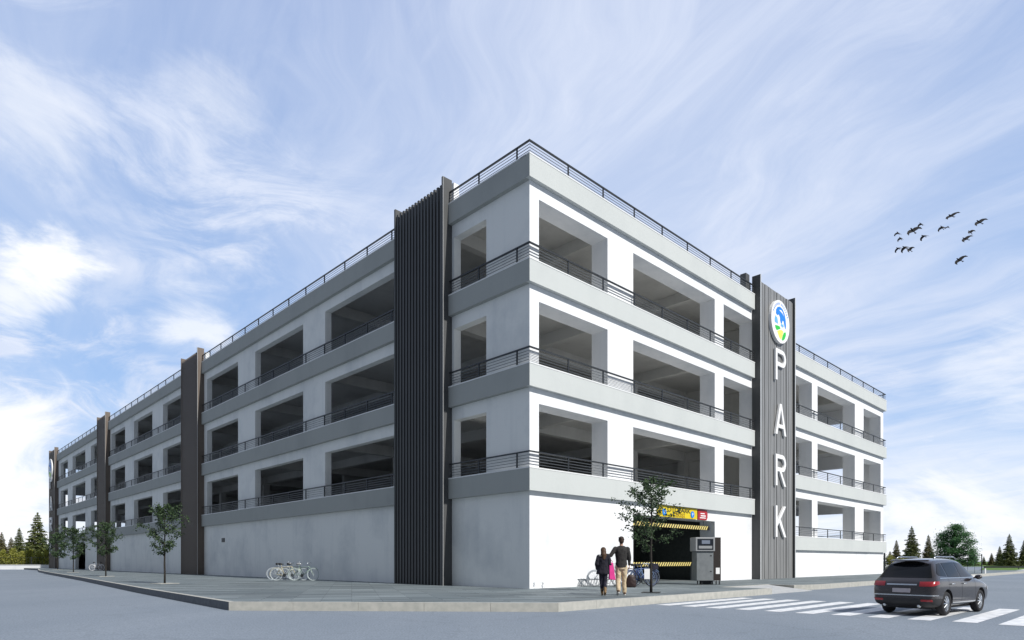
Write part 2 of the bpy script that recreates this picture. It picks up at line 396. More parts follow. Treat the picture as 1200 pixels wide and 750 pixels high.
# kerb ring: separate stones with fine joints, 4 mm proud
b=MB(); n=len(pav)
for i in range(n):
    j=(i+1)%n; p0,p1,q0,q1=Vector(pav[i]),Vector(pav[j]),Vector(ins[i]),Vector(ins[j])
    Lg=(p1-p0).length; k=max(1,int(Lg/1.5)); 
    if min(p0.y,p1.y)>95: k=1
    gp=.004/Lg
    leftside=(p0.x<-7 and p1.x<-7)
    for s in range(k):
        t0=s/k+gp; t1=(s+1)/k-gp
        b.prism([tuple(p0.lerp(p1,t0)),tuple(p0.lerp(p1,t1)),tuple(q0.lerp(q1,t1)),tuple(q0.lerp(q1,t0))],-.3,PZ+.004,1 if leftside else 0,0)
tag(b.build('kerb',[M['kerb'],M['kerb_shade']],bevel=0),kind='structure')
# dropped ramp in the notch
b=MB()
rp=[W(6.95,-6.3,.012),W(10.95,-6.3,.012),W(10.95,-4.42,PZ-.01),W(6.95,-4.42,PZ-.01)]
b.face(rp); 
b.face([W(6.95,-6.3,.012),W(6.95,-6.3,-.1),W(10.95,-6.3,-.1),W(10.95,-6.3,.012)])
tag(b.build('ramp',noise_mat('ramp_concrete',(.36,.37,.38),(.46,.47,.47),4,.85)),kind='structure')
# crosswalk bars
b=MB()
for i in range(14):
    y0=-6.62-.81*i
    if i==0: y0-=.03
    c=[W(-1.5+.05*math.sin(i*2.3),y0-.44,.004),W(3.8,y0-.44,.004),W(3.8,y0,.004),W(-1.5+.05*math.sin(i*2.3),y0,.004)]
    b.face(c)
tag(b.build('crosswalk_marking',M['marking']),kind='structure')

# far right: verge, path, grass
def gp(px,py,z=0): 
    Yd=(1.28-z)*753.6/(py-657.5); return Vector(((px-600)/753.6*Yd,Yd,z))
k0=gp(1120,679.5);k1=gp(1152,675.3);k2=gp(1200,669.2);k3=k2+(k2-k1)*1.6
b=MB()
for (p,q) in ((k0,k1),(k1,k2),(k2,k3)):
    d=(q-p).normalized(); nn=Vector((-d.y,d.x,0))*.35
    b.prism([tuple(p)[:2],tuple(q)[:2],tuple(q+nn)[:2],tuple(p+nn)[:2]],-.2,.16)
tag(b.build('verge_kerb',noise_mat('pale_kerb',(.55,.56,.56),(.68,.68,.68),3)),kind='structure')
b=MB(); d=(k3-k1).normalized(); nn=Vector((-d.y,d.x,0))
b.prism([tuple(k1+nn*.36)[:2],tuple(k3+nn*.36)[:2],tuple(gp(1500,666.3))[:2],tuple(gp(1151,666.3))[:2]],-.2,.12)
tag(b.build('grass_verge',M['grass']),kind='structure')
b=MB(); b.face([(-30,150,.02),(700,150,.02),(900,1600,.02),(-30,1600,.02)])
tag(b.build('grass_field',M['grass']),kind='structure')
b=MB(); b.face([(-900,103,.02),(-75,103,.02),(-75,1600,.02),(-900,1600,.02)])
tag(b.build('grass_meadow',noise_mat('meadow',(.10,.14,.02),(.22,.24,.05),.8)),kind='structure')

# ------------------------------------------------------------------ parking garage
LB=[3.75+3.965*i for i in range(4)]; LH=.9; OFF=-1.97
AW=42.53; BL=100.3; SPL=20.9
G=empty('parking_garage',W(0,0,PZ),RZ,'four storey white split level parking garage with grey ledges, open decks and railings','building')
def place(kind):
    # returns mapping (u, depth) -> (a, b)
    return {'R':lambda u,d:(u,d),'L':lambda u,d:(d,u),'E':lambda u,d:(AW-d,u),'N':lambda u,d:(u,BL-d)}[kind]
def fbox(b,kind,u0,u1,z0,z1,d0,d1,mi=0):
    f=place(kind); p=f(u0,d0); q=f(u1,d1)
    b.box(min(p[0],q[0]),max(p[0],q[0]),min(p[1],q[1]),max(p[1],q[1]),z0,z1,mi)
def wall(kind,u0,u1,opens,off,T,ground=(),name='wall'):
    b=MB(); lb=[z+off for z in LB]
    def band(z0,z1,ops):
        x=u0
        for (s,e) in sorted(ops):
            if s>x: fbox(b,kind,x,s,z0,z1,0,T)
            x=e
        if x<u1: fbox(b,kind,x,u1,z0,z1,0,T)
    zg=0
    for (s,e,h) in ground: band(0,h,[(s,e)]); zg=h
    band(zg,lb[0]+LH,[])
    for k in range(3):
        band(lb[k]+LH, lb[k+1]-.55, opens)
        band(lb[k+1]-.55, lb[k+1]+LH if k<2 else lb[3]+LH-.04, [])
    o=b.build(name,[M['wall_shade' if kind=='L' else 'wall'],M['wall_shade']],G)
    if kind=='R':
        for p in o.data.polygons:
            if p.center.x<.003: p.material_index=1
    return o
TR=.88; TL=.38
wall('R',0,SPL,[(.52,4.85),(6.74,14.17),(15.14,18.7)],0,TR,[(6.74,14.17,3.18)])
wall('R',SPL,AW,[(23.7,27.34),(28.31,35.69),(37.66,41.86)],OFF,TR)
wall('L',TR,8.4,[(2.48,4.59)],0,TL)
wall('L',8.4,35.4,[(9.0,16.09),(18.77,25.75),(28.7,34.9)],0,TL)
wall('L',35.4,66.2,[(40.0,46.05),(49.3,55.62),(59.03,64.79)],0,TL)
wall('L',66.2,BL,[(71.3,74.92),(78.08,85.98),(89.23,94.44)],0,TL,[(78.08,84.2,3.3)])
eo=[(2.5+9*i,8.7+9*i) for i in range(10)]
wall('E',TR,BL-.4,eo,OFF,.4)
wall('N',0,SPL,[(1.5,6),(8,14),(16,20)],0,.4)
wall('N',SPL,AW,[(23,28),(30,35),(37,41)],OFF,.4)

# ledges + railings
def ledge(kind,u0,u1,off,P=.2,wrap0=0,wrap1=0):
    for k in range(4):
        z=LB[k]+off; b=MB()
        fbox(b,kind,u0-wrap0,u1+wrap1,z,z+LH-.05,-P,-.002,0)
        fbox(b,kind,u0-wrap0-(.012 if wrap0 else 0),u1+wrap1+(.012 if wrap1 else 0),z+LH-.05,z+LH,-P-.012,-.002 if k<3 else .3,1)
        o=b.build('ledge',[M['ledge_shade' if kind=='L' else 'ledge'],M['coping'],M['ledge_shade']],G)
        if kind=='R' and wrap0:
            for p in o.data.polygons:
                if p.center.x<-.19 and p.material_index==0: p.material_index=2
def railing(kind,u0,u1,off,first=None,pitch=2.24,d=-.13,ztop=(.62,.62,.62,.52)):
    f=place(kind)
    for k in range(4):
        z=LB[k]+LH+off; h=ztop[k]; b=MB()
        fbox(b,kind,u0,u1,z+h-.05,z+h,d-.035,d+.035,0)
        nr=4 if k<3 else 3
        for r in range(nr):
            zz=z+(h-.05)*(r+1)/(nr+1.0); fbox(b,kind,u0,u1,zz-.009,zz+.009,d-.009,d+.009,1)
        ro=b.build('railing',[M['rail'],M['thin_rail']],G)
        x=first if first is not None else u0+.04
        pm=None
        while x<u1:
            if pm is None:
                q=MB(); q.box(-.028,.028,-.022,.022,0,h-.05); o=q.build('post',M['rail'],ro); pm=o.data
            else:
                o=D.objects.new('post',pm); col.objects.link(o); o.parent=ro
            a,bb=f(x,d); o.location=(a,bb,z); 
            x+=pitch
ledge('L',0,4.72,0); ledge('L',8.45,35.5,0); ledge('L',39.45,65.3,0); ledge('L',69.3,96.0,0)
ledge('R',0,18.45,0,wrap0=.2); ledge('R',23.45,AW,OFF,wrap1=.2)
ledge('E',0,BL,OFF,wrap1=.2); ledge('N',0,SPL,0,wrap0=.2)
railing('L',-.165,4.72,0,first=.55); railing('L',8.45,35.5,0,first=9.2); railing('L',39.45,65.3,0,first=40.3); railing('L',69.3,96.0,0,first=70.1)
railing('R',-.095,18.45,0,first=2.1,pitch=2.27); railing('R',23.45,AW+.165,OFF,first=24.9,pitch=2.45)
railing('E',-.16,60,OFF,first=1.5,pitch=4); railing('N',-.16,SPL,0,first=1,pitch=4)

b=MB(); b.box(-.03,-.002,31.2,31.75,2.45,2.75,0)
for i in range(4): b.box(-.05,-.031,31.22,31.73,2.48+i*.065,2.51+i*.065,0)
b.build('wall_vent',M['rail'],G)
# slabs with their ribs, columns
CB=[5.7,17.43,27.2,37.7,47.7,57.3,67.8,76.5,87.6]
CA=[5.8,14.65]; CA2=[27.8,36.7]
for half,(a0,a1,off,cas) in enumerate(((TL+.004,SPL-.2,0,CA),(SPL+.2,AW-.404,OFF,CA2))):
    for k in range(4):
        zt=LB[k]+off+LH-.03; b=MB()
        b.box(a0,a1,TR+.004,BL-.404,zt-.3,zt)
        zb=zt-.304
        for cb in CB: b.box(a0+.01,a1-.01,cb-.2,cb+.2,zb-.62,zb)
        for ca in cas: b.box(ca-.18,ca+.18,TR+.01,BL-.41,zb-.56,zb+.001)
        e=a1 if half==0 else a0
        b.box(e-.15,e+.15,TR+.02,BL-.42,zb-.6,zt+.9 if k<3 else zt)   # parapet on the split
        b.build('floor_slab',M['slab'],G)
    for ca in cas+[SPL-.45 if half==0 else SPL+.45]:
        for cb in CB+[BL-6]:
            q=MB(); q.box(ca-.25,ca+.25,cb-.26,cb+.26,0,LB[3]+off+.4); q.build('column',M['slab'],G)
# ground floor partition behind the vehicle entrance, dark inside
b=MB(); b.box(6.2,15,5.6,5.8,0,LB[0]+.4,0); b.box(6.3,6.5,.9,5.6,0,LB[0]+.4,0); b.box(14.5,14.7,.9,5.6,0,LB[0]+.4,0)
b.build('inner_wall',M['dark_inside'],G)
b=MB()
for i in range(8): b.box(6.9+i*.95,6.93+i*.95,5.56,5.597,0,3.2,0)
for i in range(4): b.box(6.5,14.5,5.55,5.59,.7+i*.75,.73+i*.75,0)
b.build('roller_shutter',noise_mat('shutter_ribs',(.10,.11,.10),(.12,.13,.12),5),G)
# solid core walls that close off some of the decks
b=MB(); b.box(SPL-.14,SPL+.14,1,24,0,15.9); b.build('core_wall',M['slab'],G)
b=MB(); b.box(SPL-.14,SPL+.14,24.01,66,0,12.0); b.build('core_wall',M['slab'],G)
b=MB(); b.box(9,SPL-.2,30,30.3,0,15.9); b.build('core_wall',M['slab'],G)
b=MB(); b.box(SPL+.2,33,22,22.3,0,14); b.build('core_wall',M['slab'],G)
b=MB(); b.box(33,33.3,9,22,0,2); b.build('core_wall',M['slab'],G)

# louvre towers on the left facade
H=17.62
def tower_left(b0,b1,mat,back):
    b=MB()
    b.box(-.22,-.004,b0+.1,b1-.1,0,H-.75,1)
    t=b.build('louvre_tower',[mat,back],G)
    q=MB(); q.box(-.5,-.004,b0,b0+.1,0,H); q.box(-.5,-.497+.012,b0-.006,b0+.0,0,H,1); q.build('fin',[mat,M['bright_edge']],t)
    q=MB(); q.box(-.5,-.004,b1-.1,b1,0,H); q.build('fin',mat,t)
    n=15; w=(b1-b0-.2)/n; sm=None
    for i in range(n):
        if sm is None:
            q=MB(); q.box(-.46,-.225,-w*.24,w*.24,0,H-.3); o=q.build('slat',mat,t); sm=o.data
        else:
            o=D.objects.new('slat',sm); col.objects.link(o); o.parent=t
        o.location=(0,b0+.1+w*(i+.5),0)
    return t
tower_left(4.72,8.45,M['louvre'],M['louvre_back'])
tower_left(35.5,39.45,M['brown'],M['brown'])
tower_left(65.3,69.3,M['brown'],M['brown'])
tower_left(96.0,100.5,M['brown'],M['brown'])
# pale stair-head upstands beside the first tower, above the roof
q=MB(); q.box(.0,.3,4.6,4.72,LB[3]+LH+.005,LB[3]+LH+.95); q.build('upstand',M['coping'],G)
q=MB(); q.box(.0,.3,35.2,35.45,LB[3]+LH+.005,LB[3]+LH+.75); q.build('upstand',M['coping'],G)
# cladding tower on the right facade
b=MB(); a0,a1=18.5,23.4
b.box(a0+.08,a1-.08,-.36,-.004,0,H-.32,0)
t=b.build('sign_tower',[M['cladding']],G)
x=a0+.12; i=0
random.seed(3)
while x<a1-.35:
    w=random.choice((.28,.34,.44,.5)); w=min(w,a1-.12-x)
    q=MB(); q.box(x,x+w-.055,-.36-random.uniform(.03,.07),-.362,0,H-.32-.002*i); q.build('board',M['cladding'],t); x+=w; i+=1
q=MB(); q.box(a0,a0+.08,-.5,-.004,0,H,0); q.box(a0-.005,a0+.085,-.52,-.502,0,H,1); q.build('fin',[M['louvre'],M['bright_edge']],t)
q=MB(); q.box(a1-.08,a1,-.5,-.004,0,H,0); q.box(a1-.085,a1+.005,-.52,-.502,0,H,1); q.build('fin',[M['louvre'],M['bright_edge']],t)
q=MB(); q.box(a0-.55,a0-.1,.1,.45,LB[3]+LH+.01,H+.1,0); q.build('roof_louvre',[M['louvre']],t)

# ------------------------------------------------------------------ signs
def letter_glyph(ch, w, h, t):
    """bold sans letter as flat polygons, origin bottom centre, x right, z up"""
    P=[]
    x0,x1=-w/2,w/2
    if ch=='P' or ch=='R':
        P.append([(x0,0),(x0+t,0),(x0+t,h),(x0,h)])
        r=h*.27; cy=h-r; xs=x1-r*.95
        P.append([(x0+t,h-t),(xs,h-t),(xs,h),(x0+t,h)])
        P.append([(x0+t,h-2*r),(xs,h-2*r),(xs,h-2*r+t),(x0+t,h-2*r+t)])
        n=12
        for i in range(n):
            a=-math.pi/2+math.pi*i/n; c=-math.pi/2+math.pi*(i+1)/n
            rx=x1-xs
            f=lambda an,k:(xs+math.cos(an)*(rx-k),cy+math.sin(an)*(r-k))
            P.append([f(a,t),f(a,0),f(c,0),f(c,t)])
        if ch=='R':
            P.append([(x0+w*.38,h-2*r),(x1-t*1.05,0),(x1+t*.05,0),(x0+w*.38+t*1.1,h-2*r)])
    if ch=='A':
        k=t*1.08
        P.append([(x0-.03,0),(x0+k-.03,0),(.0+k*.5,h),(-k*.5,h)])
        P.append([(x1-k+.03,0),(x1+.03,0),(k*.5,h*.999),(k*.0,h*.86)])
        P.append([(x0+w*.22,h*.22),(x1-w*.22,h*.22),(x1-w*.28,h*.22+t*.9),(x0+w*.28,h*.22+t*.9)])
    if ch=='K':
        P.append([(x0,0),(x0+t,0),(x0+t,h),(x0,h)])
        P.append([(x0+t,h*.34),(x0+t,h*.34+t*1.3),(x1-t*1.15,h),(x1,h)])
        P.append([(x0+w*.30,h*.50),(x0+w*.30+t*.9,h*.60),(x1+t*.1,0),(x1-t*1.1,0)])
    return P
def make_letter(ch,w,h,t,parent,loc,depth=.12):
    b=MB()
    for pg in letter_glyph(ch,w,h,t):
        A=sum(pg[i-1][0]*pg[i][1]-pg[i][0]*pg[i-1][1] for i in range(len(pg)))
        if A<0: pg=pg[::-1]
        n=len(b.v); k=len(pg)
        b.v+=[(x,-depth,z) for x,z in pg]+[(x,0,z) for x,z in pg]
        b.f.append(tuple(n+i for i in range(k))); b.mi.append(0)
        b.f.append(tuple(n+k+i for i in reversed(range(k)))); b.mi.append(0)
        for i in range(k):
            j=(i+1)%k; b.f.append((n+j,n+i,n+k+i,n+k+j)); b.mi.append(0)
    return b.build('letter',M['white_paint'],parent,loc=loc)
def make_park(rootloc,rz,zs,label,w=1.45,h=1.88,t=.24):
    e=empty('park_sign',rootloc,rz,label,'sign')
    for ch,z,dx in zip('PARK',zs,(0,0,0,0)): make_letter(ch,w,h,t,e,(dx,0,z))
    return e
def pz(py,a,b):  # height above the pavement of a picture row on the vertical through (a, b)
    p=W(a,b); return (657.5-py)*p.y/753.6+1.28-PZ
zs=[pz(447,21.1,-.45),pz(510,21.1,-.45),pz(569.6,21.1,-.45),pz(629.4,21.1,-.45)]
make_park(W(21.15,-.44,PZ),RZ,zs,'tall white PARK letters stacked down the grey cladding tower of the sunlit facade')
zl=[zs[0]-.15,zs[1]-.2,zs[2]-.2,zs[3]-.3]
p=W(-.5,98.3,PZ)
make_park(p,RZ-math.pi/2,zl,'small looking white PARK letters on the brown tower at the far left end',w=1.9,h=2.1,t=.34)

def make_emblem(loc,rz,label,r=1.27,faced=1):
    e=empty('round_emblem_sign',loc,rz,label,'sign')
    b=MB(); b.disc((0,-.09,0),(0,1,0),r,.18,48); b.build('disc',M['white_paint'],e)
    def poly(pts,d,mat,name):
        q=MB(); s=[(x*r,z*r) for x,z in pts]
        A=sum(s[i-1][0]*s[i][1]-s[i][0]*s[i-1][1] for i in range(len(s)))
        if A<0: s=s[::-1]
        q.face([(x,-.18-d,z) for x,z in s]); q.build(name,mat,e)
    # blue sweeping crest, thick at the top right, tapering both ways
    outer=[(-.52,.28),(-.50,.46),(-.34,.62),(-.08,.70),(.20,.66),(.42,.50),(.55,.25),(.60,-.02),(.56,-.22)]
    inner=[(.50,-.20),(.40,-.06),(.34,.10),(.22,.12),(.14,-.02),(.04,-.08),(-.06,.06),(-.08,.20),(-.20,.30),(-.36,.22)]
    poly(outer+inner,.006,M['blue'],'blue_crest')
    poly([(-.18,.52),(.05,.57),(.24,.50),(.36,.34),(.20,.44),(.0,.48)],.009,M['white_paint'],'white_highlight')
    poly([(-.66,-.02),(-.60,.12),(-.52,.20),(-.46,.10),(-.40,.14),(-.32,-.02),(-.28,-.16),(-.64,-.16)],.007,M['lightblue'],'skyline_shape')
    poly([(.0,-.16),(.08,-.02),(.18,-.10),(.28,-.02),(.34,-.16),(.2,-.22)],.0075,M['lightblue'],'skyline_shape')
    poly([(-.62,-.30),(-.40,-.26),(-.10,-.24),(-.02,-.34),(-.24,-.42),(-.42,-.50),(-.56,-.42)],.006,M['green'],'green_field')
    poly([(-.38,-.52),(-.10,-.40),(.12,-.36),(.30,-.40),(.20,-.60),(.06,-.84),(-.16,-.76)],.0065,M['lemon'],'yellow_field')
    poly([(.12,-.84),(.22,-.60),(.36,-.42),(.58,-.36),(.58,-.52),(.44,-.72),(.28,-.82)],.007,M['green'],'green_field')
    q=MB()
    for i in range(15):
        a=R(28+i*9); c=Vector((math.cos(a)*.84*r,math.sin(a)*.84*r)); tx=Vector((-math.sin(a),math.cos(a)))*.028*r; ty=Vector((math.cos(a),math.sin(a)))*.05*r
        if i in (7,): continue
        cs=[c-tx-ty,c-tx+ty,c+tx+ty,c+tx-ty]; q.face([(v.x,-.187,v.y) for v in cs])
    q.build('rim_lettering',M['blue'],e)
    return e
ez=pz(378,21.0,-.45)+PZ
make_emblem(W(21.0,-.42,ez),RZ,'round white emblem with blue crest and green fields, high on the sunlit grey tower')
make_emblem(W(-.5,98.3,pz(550,-.5,98.3)+PZ),RZ-math.pi/2,'round white, blue and green emblem on the far left brown tower above its letters',r=1.5)

# yellow banner over the entrance
yb=empty('entrance_banner',W(10.43,-.012,PZ),RZ,'bright yellow OTOPARK banner over the vehicle entrance, partly behind the young tree','sign')
b=MB(); b.box(-1.78,1.78,-.07,0,3.2,3.735); b.build('panel',M['yellow'],yb)
text_mesh('OTOPARK',.30,.004,'lettering',M['black'],yb,(.05,-.076,3.47),(R(90),0,0),bold=.004,sx=1.5)
text_mesh('GİRİŞİ',.24,.004,'lettering',flat('brown_lettering',(.30,.16,.01)),yb,(.05,-.076,3.245),(R(90),0,0),bold=.002,sx=1.4)
for x in (-1.28,1.3):
    q=MB(); q.disc((x,-.085,3.42),(0,1,0),.17,.02,24); o=q.build('round_badge',M['blue'],yb)
    text_mesh('P',.22,.004,'lettering',M['white_paint'],o,(x,-.098,3.345),(R(90),0,0),bold=.004)
rb=empty('notice_sign',W(12.78,-.012,PZ),RZ,'small red notice with white lines right of the yellow banner','sign')
b=MB(); b.box(-.44,.44,-.06,0,3.2,3.72); b.build('panel',M['red'],rb)
b=MB(); b.box(-.22,.2,-.066,-.0605,3.5,3.55); b.box(-.2,.3,-.066,-.0605,3.38,3.44); b.box(-.28,.3,-.066,-.0605,3.28,3.33); b.build('white_lines',M['white_paint'],rb)
b=MB(); b.box(.5,.56,-.03,0,3.3,3.6); b.build('side_plate',M['red'],rb)

# striped height bar and barrier arm
def striped_bar(name,x0,x1,z,h,loc,label,cat,hang=False):
    e=empty(name,loc,RZ,label,cat)
    b=MB(); b.box(x0,x1,-.03,.03,z,z+h,0)
    s=h*1.1; x=x0+.05
    while x<x1-s:
        b.face([(x,-.034,z),(x+s*.5,-.034,z),(x+s*.5+h*.8,-.034,z+h),(x+h*.8,-.034,z+h)],1); x+=s
    b.build('striped_bar',[M['black'],M['yellow_stripe']],e)
    q=MB()
    if hang:
        for x in (x0+.6,x1-.6): q.tube([(x,0,z+h),(x,0,z+h+.42)],.012,6)
        q.build('hanger',M['rail'],e)
    else:
        q.box(x0-.3,x0,-.15,.15,0,z+h+.12); q.build('drive_post',M['grey_metal'],e)
        q=MB(); q.box(x1-.02,x1+.05,-.04,.04,0,z+.02); q.build('rest_post',M['grey_metal'],e)
    return e
M['yellow_stripe']=flat('stripe_yellow',(.80,.66,.22),.6)
striped_bar('height_bar',6.8,14.1,2.72,.2,W(0,.3,PZ),'black and yellow striped height bar hanging across the top of the entrance','height bar',True)
striped_bar('barrier_arm',7.25,14.0,.80,.2,W(0,1.3,PZ),'black and yellow striped barrier arm lowered across the entrance','barrier')

# ------------------------------------------------------------------ ticket kiosk
kp=W(9.0,-2.45,PZ)
ke=empty('ticket_machine',kp,R(6),'grey free-standing ticket machine with black screen beside the garage entrance','ticket machine')
s=kp.y/753.6
b=MB(); b.box(-.62,.16,-.28,.3,.18,1.5); b.build('cabinet',M['grey_metal'],ke,bevel=.015)
b=MB(); b.box(-.70,.20,-.36,.32,1.5,2.12); b.build('head',M['pale_grey'],ke,bevel=.02)
b=MB(); b.box(-.62,.12,-.366,-.362,1.56,2.05); o=b.build('screen',M['screen'],ke)
b=MB(); b.box(-.42,-.04,-.371,-.368,1.83,1.99); b.build('display',M['screen_lit'],o)
b=MB(); b.box(-.56,.06,-.371,-.368,1.62,1.74); b.build('tray',M['pale_grey'],o)
b=MB(); b.box(.202,.56,-.16,.3,.18,2.13); b.build('side_cabinet',M['brown_black'],ke,bevel=.01)
b=MB(); b.box(.32,.5,-.168,-.162,.48,.76); b.build('notice',M['white_paint'],ke)
b=MB(); b.box(.0,.07,-.292,-.282,.58,.62); b.box(.0,.08,-.292,-.282,1.28,1.32); b.build('lock',M['black'],ke)
for x in (-.54,-.34,.1,.33,.48):
    q=MB(); q.box(x-.022,x+.022,-.2,-.156,0,.178); q.build('leg',M['rail'],ke)
q=MB(); q.box(-.3,.3,.1,.2,0,.178); q.build('leg',M['rail'],ke)

# ------------------------------------------------------------------ vegetation
def street_tree_meshes(seed,H,crown_r,nleaf,leafsize,lean=0,z0=.33,topheavy=0):
    rnd=random.Random(seed); b=MB(); lf=MB()
    th=H*.97; pts=[];rads=[]
    for i in range(9):
        t=i/8; pts.append((lean*t+rnd.uniform(-.02,.02)*t*2,rnd.uniform(-.03,.03)*t,th*t)); rads.append(.042*(1-t)**.8+.006)
    b.tube(pts,rads,8)
    tips=[]
    nb=26
    for i in range(nb):
        t=z0+(.95-z0)*(i+.5)/nb; z=th*t; base=Vector((lean*t,0,z))
        a=i*2.4+rnd.uniform(-.4,.4)
        prof=math.sin(math.pi*min(1,max(.05,(t-z0+.08)/(1.04-z0))))**.7
        Lb=crown_r*prof*rnd.uniform(.7,1.12)
        d=Vector((math.cos(a),math.sin(a),rnd.uniform(.25,.75)+t*.4)).normalized()
        p0=base; ps=[p0]; cur=p0; dd=d
        for s in range(4):
            dd=(dd+Vector((rnd.uniform(-.2,.2),rnd.uniform(-.2,.2),rnd.uniform(-.12,.12)))).normalized()
            cur=cur+dd*Lb/4; ps.append(cur.copy())
            if s>=1:
                for q in range(2):
                    e=cur+Vector((rnd.gauss(0,1),rnd.gauss(0,1),rnd.gauss(0,.7))).normalized()*Lb*.28
                    b.tube([cur,e],[.006,.003],4); tips.append((cur.copy(),e))
        b.tube(ps,[.017*(1-t*.5),.013,.010,.007,.004],5)
        for k in range(len(ps)-1): 
            if k: tips.append((ps[k],ps[k+1]))
    for i in range(nleaf):
        p,q=rnd.choice(tips); c=p.lerp(q,rnd.uniform(0,1.15))+Vector((rnd.gauss(0,.05),rnd.gauss(0,.05),rnd.gauss(0,.05)))
        L_=leafsize*rnd.uniform(.6,1.3); u=Vector((rnd.gauss(0,1),rnd.gauss(0,1),rnd.gauss(-.2,.8))).normalized(); v=u.cross(Vector((rnd.gauss(0,1),rnd.gauss(0,1),rnd.gauss(0,1)))).normalized()
        lf.face([c,c+u*L_*.5+v*L_*.3,c+u*L_,c+u*L_*.5-v*L_*.3])
    return b,lf
def street_tree(name,seed,loc,H,cr,nleaf,leafsize,label,group,lean=0,base=True,z0=.33):
    e=empty(name,loc,seed*1.3,label,'tree',group)
    b,lf=street_tree_meshes(seed,H,cr,nleaf,leafsize,lean,z0)
    b.build('trunk',M['bark'],e,smooth=True); lf.build('crown',M['leaf_dark'],e)
    if base:
        q=MB(); q.box(-.45,.45,-.45,.45,.003,.022,0); q.build('tree_grate',M['rail'] if base==2 else M['kerb'],e)
    return e
g='young street trees planted along the pavement'
def tp(px,py,z=PZ): return gp(px,py,z)
street_tree('street_tree',1,tp(763,694.5),3.95,1.22,3600,.085,'young dark leafed tree in front of the garage entrance and yellow banner',g,base=0,z0=.36)
q=MB(); q.box(-.32,.32,-.3,.3,.003,.02); o=q.build('tree_grate',M['rail']); o.parent=[x for x in D.objects if x.get('label','').startswith('young dark leafed')][0]
p=tp(193,684); street_tree('street_tree',2,p,3.85,1.1,2600,.105,'nearest of the shaded young trees, in front of the second tower',g,z0=.34)
p=tp(124,675.5); street_tree('street_tree',3,p,3.85,1.25,2300,.12,'young tree on the shaded pavement in front of the third tower',g)
p=tp(86,670.8); street_tree('street_tree',4,p,4.2,1.8,2300,.16,'young tree on the shaded pavement before the dark ground floor doorway',g,z0=.28)
p=tp(67.5,667.6); street_tree('street_tree',5,p,4.6,1.8,2100,.18,'farthest young tree on the shaded pavement, by the far left tower',g,z0=.28)

def conifer_mesh(seed,H,Rb,n=3000,tw=.5):
    rnd=random.Random(seed); b=MB(); lf=MB()
    b.tube([(0,0,0),(0,0,H*.5),(0,0,H)],[H*.018,H*.011,.02],7)
    tiers=int(24)
    for ti in range(tiers):
        t=(ti+.3)/tiers; z=H*(.05+.93*t); r=Rb*(1-t)**.85*(1+.18*math.sin(ti*2.1+seed))+.05*H*.1
        nbr=max(5,int(13*(1-t)+4))
        for k in range(nbr):
            a=2*math.pi*k/nbr+ti*.7+rnd.uniform(-.25,.25); rr=r*rnd.uniform(.62,1.12)
            d=Vector((math.cos(a),math.sin(a),0)); p0=Vector((0,0,z)); tip=d*rr+Vector((0,0,z-rr*.22+rnd.uniform(-.1,.1)*rr))
            b.tube([p0,tip],[.02+H*.001,.01],3,cap=False)
            m=max(4,int(n/(tiers*nbr)*(.5+1.2*(1-t))))
            for j in range(m):
                s=rnd.uniform(.12,1)**.8; c=p0.lerp(tip,s); w=rr*.24*(1.15-s)+.06*H*.12
                side=Vector((-d.y,d.x,0))*rnd.uniform(-1,1)+d*rnd.uniform(.1,.8)+Vector((0,0,rnd.uniform(-.75,.15)))
                side.normalize(); ln=H*.05*rnd.uniform(.5,1.25)*(1.15-.5*t)
                v=side.cross(Vector((rnd.gauss(0,1),rnd.gauss(0,1),rnd.gauss(0,1)))).normalized()*ln*.24
                c=c+Vector((rnd.uniform(-w,w)*.5,rnd.uniform(-w,w)*.5,rnd.uniform(-w,w)*.25))
                lf.face([c-v,c+side*ln,c+v])
    for j in range(60):
        z=H*rnd.uniform(.94,1.0); a=rnd.uniform(0,6.28); ln=H*.02; c=Vector((0,0,z))
        lf.face([c,c+Vector((math.cos(a)*ln,math.sin(a)*ln,ln*.6)),c+Vector((0,0,ln*.5))])
    return b,lf
cprot=[]
for s,(Rb) in enumerate((.27,.30,.23)):
    b,lf=conifer_mesh(11+s,1.0*12,Rb*12,9000); cprot.append((b,lf))
cm=[]
for i,(b,lf) in enumerate(cprot):
    cm.append((b,lf))
_c=[]
def conifer(kind,px,topy,dist,label,group,mat='needle',wide=1):
    H_=(657.5-topy)*dist/753.6+1.28
    e=empty('conifer_tree',((px-600)/753.6*dist,dist,0),px*.7,label,'tree',group)
    sc=H_/12
    key=(kind,mat)
    if key not in conifer.cache:
        b,lf=cprot[kind]
        o1=b.build('trunk',M['bark'],e,smooth=True); o2=lf.build('crown',M[mat],e); conifer.cache[key]=(o1.data,o2.data)
    else:
        m1,m2=conifer.cache[key]
        o1=D.objects.new('trunk',m1); o2=D.objects.new('crown',m2)
        for o in (o1,o2): col.objects.link(o); o.parent=e
    for o in (o1,o2): o.scale=(sc*wide,sc*wide,sc)
    return e
conifer.cache={}
gl='conifers beyond the fence on the left'; gr='conifers beyond the lawn on the right'
conifer(1,44,601,120,'tallest conifer left of the garage, broad and dark green',gl,'needle',1.0)
conifer(2,22.5,619,125,'slim pointed conifer left of the tallest one',gl,'needle',1.05)
conifer(0,2,624,122,'conifer cut by the left edge of the photo',gl,'needle_brown',1.0)
conifer(1,13,630,150,'small pale conifer between the slim one and the left edge',gl,'needle_brown',1.1)
conifer(0,34,633,165,'short conifer just left of the tallest one, half hidden',gl,'needle',1.2)
conifer(2,54,637,130,'short conifer touching the far tower of the garage',gl,'needle_brown',1.3)
conifer(2,1050.5,633,165,'narrow brownish conifer just right of the garage',gr,'needle_brown',1.0)
conifer(1,1068.5,617,160,'tall dense conifer behind the roof of the car',gr,'needle',.95)
